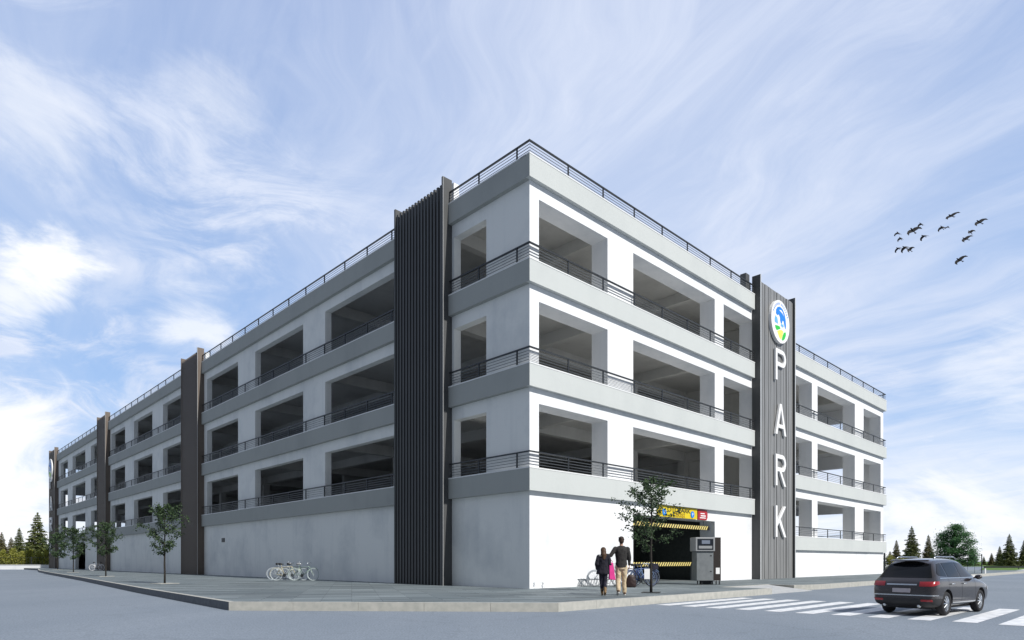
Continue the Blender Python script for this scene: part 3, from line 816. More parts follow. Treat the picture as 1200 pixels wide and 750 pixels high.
conifer(2,1088,627,165,'slender conifer between the dense one and the round tree',gr,'needle_brown',1.0)
conifer(1,1043,646,120,'low yellowish conifer against the garage corner',gr,'needle_brown',1.2)
conifer(0,1139.5,643,170,'small conifer at the right foot of the round broadleaf tree',gr,'needle_brown',1.2)
conifer(0,1162,648,180,'shortest conifer, left of the pair by the right edge',gr,'needle_brown',1.2)
conifer(1,1171.5,640,175,'medium conifer leaning on the tall one near the right edge',gr,'needle',.95)
conifer(1,1183,626,165,'tall conifer left of the one cut by the right edge',gr,'needle',.95)
conifer(0,1200,633,165,'conifer cut by the right edge of the photo',gr,'needle',.9)
conifer(2,1153,652,200,'tiny distant conifer right of the fence post',gr,'needle',1.2)

def broad_tree(loc,H,Rc,seed,label):
    rnd=random.Random(seed); e=empty('broadleaf_tree',loc,0,label,'tree'); b=MB(); lf=MB()
    b.tube([(0,0,0),(.1,0,H*.25),(0,.1,H*.6),(0,0,H*.9)],[H*.03,H*.024,H*.012,.04],8)
    cl=[]
    for i in range(120):
        t=rnd.uniform(.0,1); z=H*(.06+.89*t); a=i*2.4; env=Rc*math.sin(math.pi*min(1,(t*.66+.30)))**.7
        r=env*math.sqrt(rnd.uniform(.08,1.0)); c=Vector((math.cos(a)*r,math.sin(a)*r,z)); cl.append(c)
        b.tube([(0,0,z*.6),(c.x*.5,c.y*.5,z*.82),c],[H*.009,H*.005,.02],5)
    for c in cl:
        for j in range(190):
            p=c+Vector((rnd.gauss(0,1),rnd.gauss(0,1),rnd.gauss(0,.7)))*H*.058
            L_=H*.028*rnd.uniform(.6,1.3); u=Vector((rnd.gauss(0,1),rnd.gauss(0,1),rnd.gauss(0,1))).normalized(); v=u.orthogonal().normalized()
            lf.face([p,p+u*L_*.5+v*L_*.35,p+u*L_,p+u*L_*.5-v*L_*.35])
    b.build('trunk',M['bark'],e,smooth=True); lf.build('crown',M['leaf_mid'],e)
    return e
dd=150; broad_tree(((1119-600)/753.6*dd,dd,0),(657.5-615)*dd/753.6+1.3,4.1,5,'large round green broadleaf tree behind the car among conifers')

def bush(px,topy,dist,wpx,label,group,mat='leaf_yellow',seed=0):
    rnd=random.Random(seed+px); h=(657.5-topy)*dist/753.6+1.28; w=wpx*dist/753.6
    e=empty('bush',((px-600)/753.6*dist,dist,0),0,label,'bush',group); b=MB(); lf=MB()
    for i in range(9):
        a=rnd.uniform(0,6.28); c=Vector((math.cos(a)*w*.4*rnd.random(),math.sin(a)*w*.3,h*rnd.uniform(.5,.9))); b.tube([(0,0,0),c*.5,c],[.06,.04,.02],5)
    for i in range(1700):
        a=rnd.uniform(0,6.28); r=rnd.random()**.6; zz=rnd.random(); k=math.sqrt(max(0,1-(zz*.95)**2.2)); lump=1+.25*math.sin(a*3+px)+.15*math.sin(zz*9+px)
        p=Vector((math.cos(a)*r*w*.5*k*lump,math.sin(a)*r*w*.4*k*lump,zz*h*(.9+.12*math.sin(a*5+px))))
        L_=.17*rnd.uniform(.7,1.6)*h/3; u=Vector((rnd.gauss(0,1),rnd.gauss(0,1),rnd.gauss(0,1))).normalized(); v=u.orthogonal().normalized()
        lf.face([p,p+u*L_*.5+v*L_*.4,p+u*L_,p+u*L_*.5-v*L_*.4])
    b.build('stem',M['bark'],e); lf.build('foliage',M[mat],e)
gb='bushes behind the left fence'
for i,(px,ty,w,lab) in enumerate(((3,645,16,'bush behind the fence at the left edge of the photo'),(15,643,14,'bush behind the fence left of the slim conifer'),(26,646,14,'bush behind the fence at the foot of the slim conifer'),(35,644,13,'bush behind the fence between slim and tallest conifer'),(46,647,14,'low bush under the tallest conifer'),(56,643,13,'bush behind the fence beside the far tower'))):
    bush(px,ty,108,w,lab,gb,'leaf_yellow',i)
bush(1042,650,72,17,'yellow green bush beside the right corner of the garage',None,'leaf_yellow',3)
bush(1058,654,100,22,'low yellow green bush behind the car roof',None,'leaf_yellow',4)

# fences
def fence_run(name,p0,p1,h,npost,label,mesh=True,mat=None,post_r=.04):
    p0=Vector(p0);p1=Vector(p1); L_=(p1-p0).length; rz=math.atan2(p1.y-p0.y,p1.x-p0.x)
    e=empty(name,p0,rz,label,'fence'); mat=mat or M['rail']
    b=MB()
    for z in (h*.12,h*.5,h*.97): b.box(0,L_,-.012,.012,z-.015,z+.015)
    n=int(L_/.5)
    for i in range(n): x=i*L_/n; b.box(x-.008,x+.008,-.008,.008,.1,h)
    b.build('mesh_panel',mat,e)
    for i in range(npost):
        x=L_*i/max(1,npost-1); q=MB(); q.box(x-post_r,x+post_r,-post_r,post_r,0,h+.05); q.build('post',mat,e)
    return e
fence_run('wire_fence',(-92,100,0),(-69,100,0),1.9,5,'thin dark wire fence in front of the bushes on the left')
e=empty('low_wall',(-92,98,0),0,'long low pale concrete wall at the far end of the left road','wall')
b=MB(); b.box(0,22.5,-.15,.15,0,.62); b.build('wall_body',M['wall'],e); b=MB(); b.box(0,22.5,-.2,.2,.622,.72); b.build('coping',M['coping'],e)
fp=gp(1150.5,675)
e=fence_run('mesh_fence',(fp.x-1.8,fp.y+2.6,0),(fp.x,fp.y,0),1.82,2,'short wire mesh fence panel with dark posts by the lawn on the right',post_r=.03)
b=MB(); b.box(-.05,.05,-.05,.05,0,.65); o=b.build('bollard',M['white_paint'],loc=(fp.x+.1,fp.y-.25,0)); 
tag(o,'short white post at the foot of the dark fence post','bollard')
lp0=gp(1153,667.8); 
e=empty('low_rail',(lp0.x,lp0.y,0),0,'long low dark rail along the far edge of the grass verge','rail')
b=MB(); b.box(0,40,-.05,.05,.30,.55); b.build('beam',M['rail'],e)
for i in range(9): q=MB(); q.box(.1+i*4.9,.2+i*4.9,-.04,.04,0,.298); q.build('post',M['rail'],e)
# downpipe at the corner
b=MB(); b.tube([(AW+.26,-.02,.0),(AW+.26,-.02,1.75)],.07,8); b.build('downpipe',M['rail'],G)
# ------------------------------------------------------------------ people
def ellip(bm, c, r, rot=(0,0,0), seg=16):
    mt=Matrix.Translation(Vector(c)) @ Euler(rot).to_matrix().to_4x4() @ Matrix.Diagonal((*r,1))
    bmesh.ops.create_uvsphere(bm,u_segments=seg,v_segments=seg//2+2,radius=1,matrix=mt)
def limb(bm, pts, rads, seg=12):
    b=MB(); b.tube(pts,rads,seg); n=[bm.verts.new(v) for v in b.v]
    for f in b.f:
        try: bm.faces.new([n[i] for i in f])
        except ValueError: pass
    for p,r in zip(pts,rads): ellip(bm,p,(r*.995,)*3,seg=10)
def loft(bm, rings, seg=20):
    rows=[]
    for (cx,cy,z,rx,ry) in rings:
        rows.append([bm.verts.new((cx+rx*math.cos(2*math.pi*k/seg),cy+ry*math.sin(2*math.pi*k/seg),z)) for k in range(seg)])
    for a,b_ in zip(rows,rows[1:]):
        for k in range(seg): bm.faces.new((a[k],a[(k+1)%seg],b_[(k+1)%seg],b_[k]))
    bm.faces.new(list(reversed(rows[0]))); bm.faces.new(rows[-1])
def remeshed(bm, name, mat, parent, vox=.01, smooth=4, wrinkle=0):
    bmesh.ops.recalc_face_normals(bm,faces=bm.faces)
    me=D.meshes.new(name); bm.to_mesh(me); bm.free(); me.materials.append(mat)
    o=D.objects.new(name,me); col.objects.link(o)
    r=o.modifiers.new('r','REMESH'); r.mode='VOXEL'; r.voxel_size=vox; r.use_smooth_shade=True
    s=o.modifiers.new('s','SMOOTH'); s.iterations=smooth; s.factor=.5
    if wrinkle:
        tx=D.textures.new('folds','CLOUDS'); tx.noise_scale=.09
        d=o.modifiers.new('d','DISPLACE'); d.texture=tx; d.strength=wrinkle; d.texture_coords='LOCAL'
    dg=bpy.context.evaluated_depsgraph_get(); dg.update()
    m2=D.meshes.new_from_object(o.evaluated_get(dg)); o.modifiers.clear(); o.data=m2; m2.name=name
    D.meshes.remove(me); o.parent=parent
    if not m2.materials: m2.materials.append(mat)
    return o
def hand(bm, wrist, dirv, side, palmn, s=1.0, curl=.5):
    """palm with four unequal bent fingers and a thumb; dirv = finger direction, palmn = palm normal"""
    d=Vector(dirv).normalized(); n=Vector(palmn).normalized(); n=(n-d*n.dot(d)).normalized(); w=d.cross(n)*side
    W0=Vector(wrist)
    for k in range(4):
        q=W0+d*.04*s+w*(-.028+.019*k)*s; limb(bm,[W0+w*(-.012+.008*k)*s,q,q+d*.042*s],[.017*s,.0135*s,.012*s],8)
    for k,L_ in enumerate((.070,.080,.074,.058)):
        p=W0+d*.08*s+w*(-.030+.020*k)*s; q=p+(d*math.cos(curl*.6)+n*math.sin(curl*.6))*L_*.45*s; r=q+(d*math.cos(curl*1.8)+n*math.sin(curl*1.8))*L_*.32*s; t=r+(d*math.cos(curl*2.8)+n*math.sin(curl*2.8))*L_*.25*s
        limb(bm,[p,q,r,t],[.0095*s,.0088*s,.008*s,.0068*s],8)
    p=W0+d*.025*s-w*.03*s; q=p-w*.026*s+d*.028*s+n*.012*s; r=q+d*.030*s+n*.016*s-w*.004*s
    limb(bm,[p,q,r],[.014*s,.0105*s,.0085*s],8)
def head(bm, c, s=1.0, neck=None):
    c=Vector(c)
    ellip(bm,c,(.076*s,.092*s,.108*s)); ellip(bm,c+Vector((0,.022,-.045))*s,(.058*s,.066*s,.068*s))
    ellip(bm,c+Vector((0,.098,-.02))*s,(.013*s,.02*s,.024*s)); ellip(bm,c+Vector((0,.088,-.062))*s,(.026*s,.012*s,.009*s))
    for sx in (-1,1):
        ellip(bm,c+Vector((sx*.078,-.004,-.012))*s,(.012*s,.022*s,.032*s)); ellip(bm,c+Vector((sx*.032,.078,.006))*s,(.014*s,.012*s,.009*s))
    if neck: limb(bm,[neck,c+Vector((0,-.015,-.06))*s],[.056*s,.052*s])
M['skin']=flat('skin',(.48,.29,.21),.55); M['hair_dark']=noise_mat('dark_hair',(.018,.011,.008),(.05,.03,.02),60,.6,stretch=(1,1,.2))
M['hair_brown']=noise_mat('brown_hair',(.035,.018,.010),(.10,.055,.03),60,.55,stretch=(1,1,.15))
M['sweater']=noise_mat('charcoal_knit',(.022,.022,.022),(.04,.038,.037),30,.9,bump=.4); M['chino']=noise_mat('beige_cotton',(.50,.40,.26),(.62,.51,.35),8,.85,bump=.3)
M['coat']=noise_mat('black_wool',(.008,.008,.014),(.02,.018,.028),12,.85,bump=.3); M['jeans']=noise_mat('dark_denim',(.012,.012,.022),(.028,.026,.042),14,.85)
M['shoe']=flat('brown_shoe_leather',(.10,.055,.035),.5); M['boot']=flat('tan_boot_leather',(.20,.12,.05),.6); M['sole']=flat('white_sole',(.6,.58,.55),.7)
M['pink']=noise_mat('pink_bag_fabric',(.55,.03,.20),(.72,.05,.28),6,.6); M['bag']=noise_mat('dark_brown_leather',(.02,.012,.012),(.045,.028,.025),9,.5)
M['fur']=noise_mat('pale_fur',(.35,.31,.28),(.6,.55,.5),50,.95,bump=.8)

mp=Vector((3.40,20.0,PZ))
man=empty('person',mp,R(-4),'man walking away in charcoal sweater and beige trousers, one arm around the woman','person')
# body
bm=bmesh.new()
Tm=[(0,0,.88,.15,.10),(0,0,.98,.155,.105),(0,0,1.08,.14,.095),(0,.0,1.22,.16,.105),(0,0,1.36,.18,.112),(0,0,1.45,.165,.10),(0,0,1.50,.11,.08),(0,0,1.53,.06,.06)]
loft(bm,Tm); head(bm,(0,.02,1.71),.97,(0,0,1.50))
LA=[(-.185,0,1.44),(-.335,-.07,1.235),(-.46,-.10,1.25)]; RA=[(.19,0,1.43),(.245,-.02,1.17),(.25,.04,.94)]
limb(bm,LA,[.055,.042,.027]); limb(bm,RA,[.055,.042,.027])
hand(bm,LA[2],(-.85,.15,-.25),-1,(0,1,0),1,.35); hand(bm,RA[2],(.02,.08,-1),1,(-1,0,.1),1,.95)
LLg=[(-.085,0,.90),(-.10,.03,.50),(-.10,-.10,.13)]; RLg=[(.085,0,.90),(.10,.07,.50),(.105,.07,.09)]
limb(bm,LLg,[.085,.058,.04]); limb(bm,RLg,[.085,.058,.04])
limb(bm,[(-.10,-.12,.11),(-.105,.02,.045)],[.04,.032]); limb(bm,[(.105,.03,.06),(.11,.18,.04)],[.045,.034])
remeshed(bm,'body',M['skin'],man,.0085,3)
bm=bmesh.new()
loft(bm,[(x,y,z,a+.028,c+.028) for x,y,z,a,c in [(0,0,.86,.155,.108)]+Tm[1:6]]+[(0,0,1.505,.13,.095),(0,0,1.535,.078,.075)])
limb(bm,[LA[0],LA[1],LA[2]],[.078,.062,.044]); limb(bm,[RA[0],RA[1],(.25,.035,.955)],[.078,.062,.042])
remeshed(bm,'sweater',M['sweater'],man,.011,3,.02)
bm=bmesh.new(); loft(bm,[(0,0,.80,.165,.115),(0,0,.90,.172,.122),(0,0,.97,.168,.118)])
limb(bm,[LLg[0],(-.098,.03,.50),(-.10,-.09,.15)],[.108,.082,.066]); limb(bm,[RLg[0],(.10,.07,.50),(.105,.06,.10)],[.108,.082,.066])
remeshed(bm,'trousers',M['chino'],man,.012,3,.03)
for sx,(a,c) in ((-1,((-.10,-.14,.135),(-.105,.06,.045))),(1,((.105,.0,.055),(.115,.20,.04)))):
    bm=bmesh.new(); limb(bm,[a,Vector(a).lerp(Vector(c),.5),c],[.046,.046,.04]); remeshed(bm,'shoe',M['shoe'],man,.01,2)
    q=MB(); a=Vector(a);c=Vector(c); q.tube([a+Vector((0,-.03,-.035)),c+Vector((0,.03,-.028))],[.035,.033],8); q.build('sole',M['sole'],man,smooth=True)
bm=bmesh.new(); ellip(bm,(0,-.005,1.735),(.088,.100,.098)); ellip(bm,(0,-.045,1.68),(.078,.06,.085)); 
for i in range(24):
    a=random.uniform(0,6.28); ellip(bm,(math.cos(a)*.065,math.sin(a)*.06-.015,1.745+random.uniform(-.06,.045)),(.03,.03,.026),seg=8)
remeshed(bm,'hair',M['hair_dark'],man,.009,1)
# holdall in the right hand
hb=empty('hand_bag',mp+Vector((.30,.02,0)),0,'dark brown leather holdall hanging from the hand of the man','bag')
bm=bmesh.new(); loft(bm,[(0,0,.24,.12,.05),(0,0,.27,.16,.075),(0,0,.42,.165,.08),(0,0,.58,.12,.06),(0,0,.64,.08,.03)],24); remeshed(bm,'bag_body',M['bag'],hb,.012,3,.02)
q=MB(); q.torus((-.02,0,.66),(0,1,0),.17,.012,24,6,0,0,math.pi*2); q.build('handle',M['bag'],hb,smooth=True)
D.objects[hb.name].location=mp+Vector((.31,.03,0))

wp=Vector((2.80,19.72,PZ)); s=.82
wom=empty('person',wp,R(-3),'woman walking away in short black coat with long brown hair, held by the man','person')
bm=bmesh.new()
Tw=[(0,0,.74,.135,.09),(0,0,.84,.14,.095),(0,0,.94,.11,.08),(0,0,1.05,.125,.09),(0,0,1.15,.135,.09),(0,0,1.21,.11,.075),(0,0,1.25,.05,.05)]
loft(bm,Tw); head(bm,(0,.02,1.375),.88,(0,0,1.22))
LA=[(-.14,0,1.19),(-.20,-.03,.97),(-.17,.09,.80)]; RA=[(.14,0,1.19),(.20,-.03,.97),(.17,.07,.80)]
for A_ in (LA,RA): limb(bm,A_,[.042,.034,.022])
hand(bm,LA[2],(.05,.25,-1),-1,(1,0,0),.85,.5); hand(bm,RA[2],(-.05,.25,-1),1,(-1,0,0),.85,.6)
LG=[(-.065,0,.74),(-.05,.05,.42),(-.03,.04,.08)]; RG=[(.065,0,.74),(.055,.0,.42),(.045,-.13,.14)]
for A_ in (LG,RG): limb(bm,A_,[.075,.048,.032])
limb(bm,[(-.03,.0,.06),(-.03,.12,.03)],[.034,.024]); limb(bm,[(.045,-.15,.12),(.045,-.03,.03)],[.032,.024])
remeshed(bm,'body',M['skin'],wom,.0085,3)
bm=bmesh.new(); loft(bm,[(0,0,.66,.21,.14),(0,0,.70,.215,.145),(0,0,.85,.18,.125),(0,0,1.0,.165,.12),(0,0,1.12,.17,.12),(0,0,1.20,.155,.105),(0,0,1.26,.08,.07)])
for A_ in (LA,RA): limb(bm,[A_[0],A_[1],Vector(A_[1]).lerp(Vector(A_[2]),.85)],[.07,.066,.058])
remeshed(bm,'coat',M['coat'],wom,.011,3,.03)
bm=bmesh.new(); loft(bm,[(0,0,.64,.13,.09),(0,0,.76,.14,.1)])
for A_ in (LG,RG): limb(bm,[A_[0],A_[1],Vector(A_[1]).lerp(Vector(A_[2]),.8)],[.085,.06,.046])
remeshed(bm,'trousers',M['jeans'],wom,.01,3,.015)
for A_,F in ((LG,[(-.03,.0,.05),(-.03,.13,.032)]),(RG,[(.045,-.155,.11),(.045,-.03,.035)])):
    bm=bmesh.new(); limb(bm,[Vector(A_[1]).lerp(Vector(A_[2]),.62),A_[2],F[0],F[1]],[.05,.043,.04,.032]); remeshed(bm,'boot',M['boot'],wom,.009,2)
bm=bmesh.new(); ellip(bm,(0,-.01,1.40),(.085,.095,.092)); limb(bm,[(0,-.04,1.36),(0,-.07,1.24),(.01,-.085,1.13)],[.085,.085,.05])
ellip(bm,(-.05,-.06,1.22),(.045,.045,.10)); ellip(bm,(.05,-.06,1.22),(.045,.045,.10)); remeshed(bm,'hair',M['hair_brown'],wom,.009,2,.02)
bm=bmesh.new(); 
for i in range(14): 
    a=math.pi*(.15+.85*i/13)+math.pi*.45; ellip(bm,(math.cos(a)*.125,math.sin(a)*.09,1.225+random.uniform(-.01,.01)),(.035,.035,.03),seg=8)
remeshed(bm,'fur_collar',M['fur'],wom,.01,1,.02)
pb=empty('shopping_bag',wp+Vector((.235,-.03,0)),R(10),'bright pink bag hanging from the arm of the woman','bag')
b=MB(); n0=len(b.v)
b.v+=[(-.07,-.05,1.02),(.05,-.05,1.0),(.05,.05,1.0),(-.07,.05,1.02),(-.07,-.06,.50),(.13,-.06,.48),(.13,.06,.48),(-.07,.06,.50)]
for f in ((0,1,2,3),(7,6,5,4),(0,4,5,1),(1,5,6,2),(2,6,7,3),(3,7,4,0)): b.f.append(f); b.mi.append(0)
b.build('bag_body',M['pink'],pb,bevel=.012); q=MB(); q.torus((-.01,0,1.02),(0,1,0),.06,.008,16,6); q.build('handle',M['pink'],pb)

# ------------------------------------------------------------------ car
M['car']=noise_mat('car_paint',(.040,.035,.036),(.048,.042,.043),2,.16,.45,spec=.5,coat=.6); M['glass']=flat('dark_car_glass',(.008,.009,.011),.08,0,.2)
M['tail']=flat('tail_lamp_red',(.30,.015,.02),.25,0,.5,.3); M['cladding_black']=flat('black_plastic',(.02,.02,.022),.6); M['plate']=flat('number_plate',(.42,.38,.40),.5); M['lamp_glass']=flat('headlamp_glass',(.5,.5,.52),.1,0,.8)
CS=.745
th=R(36)
rw=gp(1105.5,721.5,0)
off=Matrix.Rotation(th,3,'Z')@Vector((-1.37*CS,-.80*CS,0))
car=empty('parked_car',(rw.x-off.x,rw.y-off.y,0),th,'dark mauve grey SUV driving away over the white crosswalk stripes','car'); car.name='car'
car.scale=(CS,CS,.795)
st=[(-2.38,.74,.44,.60,.76,.60,.79),(-2.33,.87,.34,.66,.94,.70,.99),(-2.17,.925,.27,.70,1.06,.73,1.12),(-1.98,.935,.25,.70,1.10,.70,1.36),(-1.74,.94,.24,.70,1.10,.63,1.60),(-1.35,.94,.24,.70,1.09,.62,1.665),(-.5,.94,.24,.70,1.07,.63,1.685),(.15,.94,.24,.70,1.05,.62,1.665),(.55,.94,.24,.70,1.04,.62,1.585),(.98,.94,.24,.70,1.03,.66,1.34),(1.35,.94,.24,.70,1.01,.74,1.11),(1.75,.93,.25,.68,.96,.74,1.04),(2.12,.89,.28,.62,.87,.68,.95),(2.34,.80,.34,.55,.74,.60,.80),(2.42,.62,.40,.50,.62,.5,.65)]
def prof(s):
    x,w,zb,zm,zt,wr,zr=s
    return [(0,zb),(w*.82,zb),(w*.97,zb+.09),(w,zm),(w*.985,zt-.10),(w*.95,zt),(wr+.03,max(zt+.01,zr-.10)),(wr-.04,zr-.015),(wr*.55,zr+.015),(0,zr+.02)]
bm=bmesh.new(); rows=[]
for s_ in st:
    p=prof(s_); half=[(s_[0],y,z) for y,z in p]; other=[(s_[0],-y,z) for y,z in p[1:-1]][::-1]
    rows.append([bm.verts.new(v) for v in half+other])
n=len(rows[0])
for a,c in zip(rows,rows[1:]):
    for k in range(n): bm.faces.new((a[k],a[(k+1)%n],c[(k+1)%n],c[k]))
bm.faces.new(rows[0][::-1]); bm.faces.new(rows[-1])
bmesh.ops.recalc_face_normals(bm,faces=bm.faces)
me=D.meshes.new('shell'); bm.to_mesh(me); bm.free()
tmp=D.objects.new('shell',me); col.objects.link(tmp)
ss=tmp.modifiers.new('s','SUBSURF'); ss.levels=3; ss.render_levels=3
dg=bpy.context.evaluated_depsgraph_get(); dg.update()
shell=D.meshes.new_from_object(tmp.evaluated_get(dg))
def cutters():
    b=MB()
    for x in (-1.37,1.37):
        for sy in (-1,1): b.tube([(x,sy*.60,.36),(x,sy*1.1,.36)],[.415,.43],40)
    return b
cut=cutters().build('cut',M['cladding_black'])
tmp.modifiers.clear(); tmp.data=shell; shell.materials.append(M['car']); shell.materials.append(M['cladding_black'])
bo=tmp.modifiers.new('b','BOOLEAN'); bo.object=cut; bo.operation='DIFFERENCE'; bo.solver='EXACT'; bo.material_mode='TRANSFER'
dg=bpy.context.evaluated_depsgraph_get(); dg.update()
bodym=D.meshes.new_from_object(tmp.evaluated_get(dg))
for p in bodym.polygons: p.use_smooth=True
D.objects.remove(cut)
tmp.modifiers.clear(); tmp.data=bodym; tmp.name='body'; tmp.parent=car
bodym.set_sharp_from_angle(angle=R(50))
def patch(name,planes,mat,off=.006,src=None,parent=None,smooth=True):
    """piece of the shell inside the planes [(point, outward normal)], raised a little"""
    bm=bmesh.new(); bm.from_mesh(src or bodym)
    for co_,no in planes:
        bmesh.ops.bisect_plane(bm,geom=bm.verts[:]+bm.edges[:]+bm.faces[:],plane_co=co_,plane_no=no,clear_outer=True)
    bm.normal_update()
    for v in bm.verts: v.co+=v.normal*off
    me=D.meshes.new(name); bm.to_mesh(me); bm.free(); me.materials.clear(); me.materials.append(mat)
    for p in me.polygons: p.material_index=0; p.use_smooth=True
    o=D.objects.new(name,me); col.objects.link(o); o.parent=parent or car; return o
def ln(x0,z0,x1,z1,inside):  # plane holding the line in side view; 'inside' is a point kept
    d=Vector((x1-x0,0,z1-z0)).normalized(); nn=Vector((-d.z,0,d.x))
    if (Vector((inside[0],0,inside[1]))-Vector((x0,0,z0))).dot(nn)>0: nn=-nn
    return (Vector((x0,0,z0)),nn)
for sy in (-1,1):
    sd_=(Vector((0,sy*.60,0)),Vector((0,-sy,0)))
    for pts in ([(-.27,1.12),(-1.20,1.14),(-1.20,1.55),(-.27,1.575)],[(-.20,1.12),(-.20,1.575),(.32,1.545),(.86,1.20),(.86,1.10)],[(-1.28,1.15),(-1.28,1.55),(-1.55,1.52),(-1.86,1.24),(-1.80,1.18)]):
        cx_=sum(p[0] for p in pts)/len(pts); cz_=sum(p[1] for p in pts)/len(pts)
        pl=[sd_]+[ln(*pts[i-1],*pts[i],(cx_,cz_)) for i in range(len(pts))]
        patch('window',pl,M['glass'])
    # tail lamp wrapping round the corner
    o=patch('tail_light',[(Vector((0,sy*.50,0)),Vector((0,-sy,0))),(Vector((-1.98,0,0)),Vector((1,0,0))),ln(-2.4,.86,-1.9,.96,(-2.1,.99)),ln(-2.4,1.0,-1.9,1.03,(-2.1,.97))],M['tail'],.012)
    patch('reflector',[(Vector((0,sy*.55,0)),Vector((0,-sy,0))),(Vector((0,sy*.84,0)),Vector((0,sy,0))),(Vector((-2.0,0,0)),Vector((1,0,0))),(Vector((0,0,.44)),Vector((0,0,-1))),(Vector((0,0,.50)),Vector((0,0,1)))],M['tail'],.016)
    patch('headlight',[(Vector((0,sy*.45,0)),Vector((0,-sy,0))),(Vector((1.95,0,0)),Vector((-1,0,0))),(Vector((0,0,.70)),Vector((0,0,-1))),(Vector((0,0,.82)),Vector((0,0,1)))],M['lamp_glass'],.01)
    patch('sill_trim',[(Vector((0,sy*.5,0)),Vector((0,-sy,0))),(Vector((-.93,0,0)),Vector((-1,0,0))),(Vector((.93,0,0)),Vector((1,0,0))),(Vector((0,0,.36)),Vector((0,0,-1))),(Vector((0,0,.40)),Vector((0,0,1)))],M['chrome'],.012)
    patch('window_trim',[(Vector((0,sy*.6,0)),Vector((0,-sy,0))),(Vector((-1.85,0,0)),Vector((-1,0,0))),(Vector((.9,0,0)),Vector((1,0,0))),(Vector((0,0,1.095)),Vector((0,0,-1))),(Vector((0,0,1.115)),Vector((0,0,1)))],M['chrome'],.008)
    q=MB(); 
    for x in (-.235,): pass
    for x in (-1.05,-.1):
        q=MB(); q.tube([(x-.1,sy*.945,.93),(x-.08,sy*.975,.935),(x+.08,sy*.975,.935),(x+.1,sy*.945,.93)],.014,8); q.build('door_handle',M['chrome'],car,smooth=True)
    for x in (-1.24,-.235,.88):   # shut lines
        patch('door_gap',[(Vector((0,sy*.6,0)),Vector((0,-sy,0))),(Vector((x-.005,0,0)),Vector((-1,0,0))),(Vector((x+.005,0,0)),Vector((1,0,0))),(Vector((0,0,.34)),Vector((0,0,-1))),(Vector((0,0,1.10)),Vector((0,0,1)))],M['cladding_black'],.003)
    bm=bmesh.new(); ellip(bm,(.78,sy*1.04,1.12),(.09,.11,.075)); limb(bm,[(.80,sy*.90,1.09),(.79,sy*1.0,1.10)],[.025,.03]); 
    bmesh.ops.recalc_face_normals(bm,faces=bm.faces); remeshed(bm,'mirror',M['car'],car,.012,2)
    q=MB(); q.tube([(-1.45,sy*.55,1.68),(-1.3,sy*.55,1.735),(.1,sy*.55,1.735),(.3,sy*.55,1.66)],.016,8); q.build('roof_rail',M['chrome'],car,smooth=True)
patch('rear_window',[(Vector((0,.76,1.14)),Vector((0,1,.42))),(Vector((0,-.76,1.14)),Vector((0,-1,.42))),(Vector((-1.6,0,0)),Vector((1,0,0))),(Vector((0,0,1.12)),Vector((0,0,-1))),(Vector((0,0,1.53)),Vector((0,0,1)))],M['glass'])
patch('windscreen',[(Vector((0,.78,1.12)),Vector((0,1,.4))),(Vector((0,-.78,1.12)),Vector((0,-1,.4))),(Vector((.5,0,0)),Vector((-1,0,0))),(Vector((0,0,1.12)),Vector((0,0,-1))),(Vector((0,0,1.60)),Vector((0,0,1)))],M['glass'])
patch('rear_bumper',[(Vector((-1.80,0,0)),Vector((1,0,0))),(Vector((0,0,.52)),Vector((0,0,1))),(Vector((0,0,.2)),Vector((0,0,-1)))],M['cladding_black'],.010)
patch('chrome_strip',[(Vector((-2.1,0,0)),Vector((1,0,0))),(Vector((0,.44,0)),Vector((0,1,0))),(Vector((0,-.44,0)),Vector((0,-1,0))),(Vector((0,0,.90)),Vector((0,0,-1))),(Vector((0,0,.935)),Vector((0,0,1)))],M['chrome'],.02)
patch('bumper_edge',[(Vector((-2.05,0,0)),Vector((1,0,0))),(Vector((0,0,.60)),Vector((0,0,-1))),(Vector((0,0,.63)),Vector((0,0,1)))],M['chrome'],.012)
b=MB(); b.box(-2.40,-2.385,-.26,.26,.69,.81); b.build('number_plate',M['plate'],car,rot=None)
bm=bmesh.new(); loft(bm,[(-1.82,0,1.60,.14,.56),(-1.80,0,1.635,.16,.58),(-1.76,0,1.655,.12,.55)],24); remeshed(bm,'spoiler',M['car'],car,.014,2)
b=MB(); b.box(-2.07,-2.05,-.02,.0,0,.01); 
q=MB(); q.tube([(-2.13,.0,1.16),(-2.05,-.35,1.22)],.009,6); q.build('rear_wiper',M['cladding_black'],car)
for sy in (-.5,.5): q=MB(); q.tube([(-2.42,sy,.30),(-2.25,sy,.30)],.04,14); q.build('exhaust_pipe',M['chrome'],car,smooth=True)
q=MB(); q.box(-1.9,1.9,-.7,.7,.2,.34); q.build('underbody',M['cladding_black'],car)
for x in (-1.37,1.37):
    for sy in (-1,1):
        w=D.objects.new('wheel',None); col.objects.link(w); w.parent=car; w.location=(x,sy*.80,.362); 
        q=MB(); q.torus((0,0,0),(0,1,0),.285,.078,40,12); 
        for v in range(len(q.v)):
            X_,Y_,Z_=q.v[v]; q.v[v]=(X_,max(-.11,min(.11,Y_*1.6)),Z_)
        q.build('tyre',M['tyre'],w,smooth=True)
        q=MB(); q.disc((0,sy*.03,0),(0,1,0),.225,.05,32,1); q.torus((0,sy*.07,0),(0,1,0),.225,.018,36,8,0)
        for k in range(10):
            a=2*math.pi*k/10; c_,s_=math.cos(a),math.sin(a)
            q.tube([(c_*.03,sy*.10,s_*.03),(c_*.22,sy*.075,s_*.22)],[.024,.02],6,0)
        q.disc((0,sy*.095,0),(0,1,0),.05,.03,20,0)
        q.build('rim',[M['chrome'],M['cladding_black']],w,smooth=False)

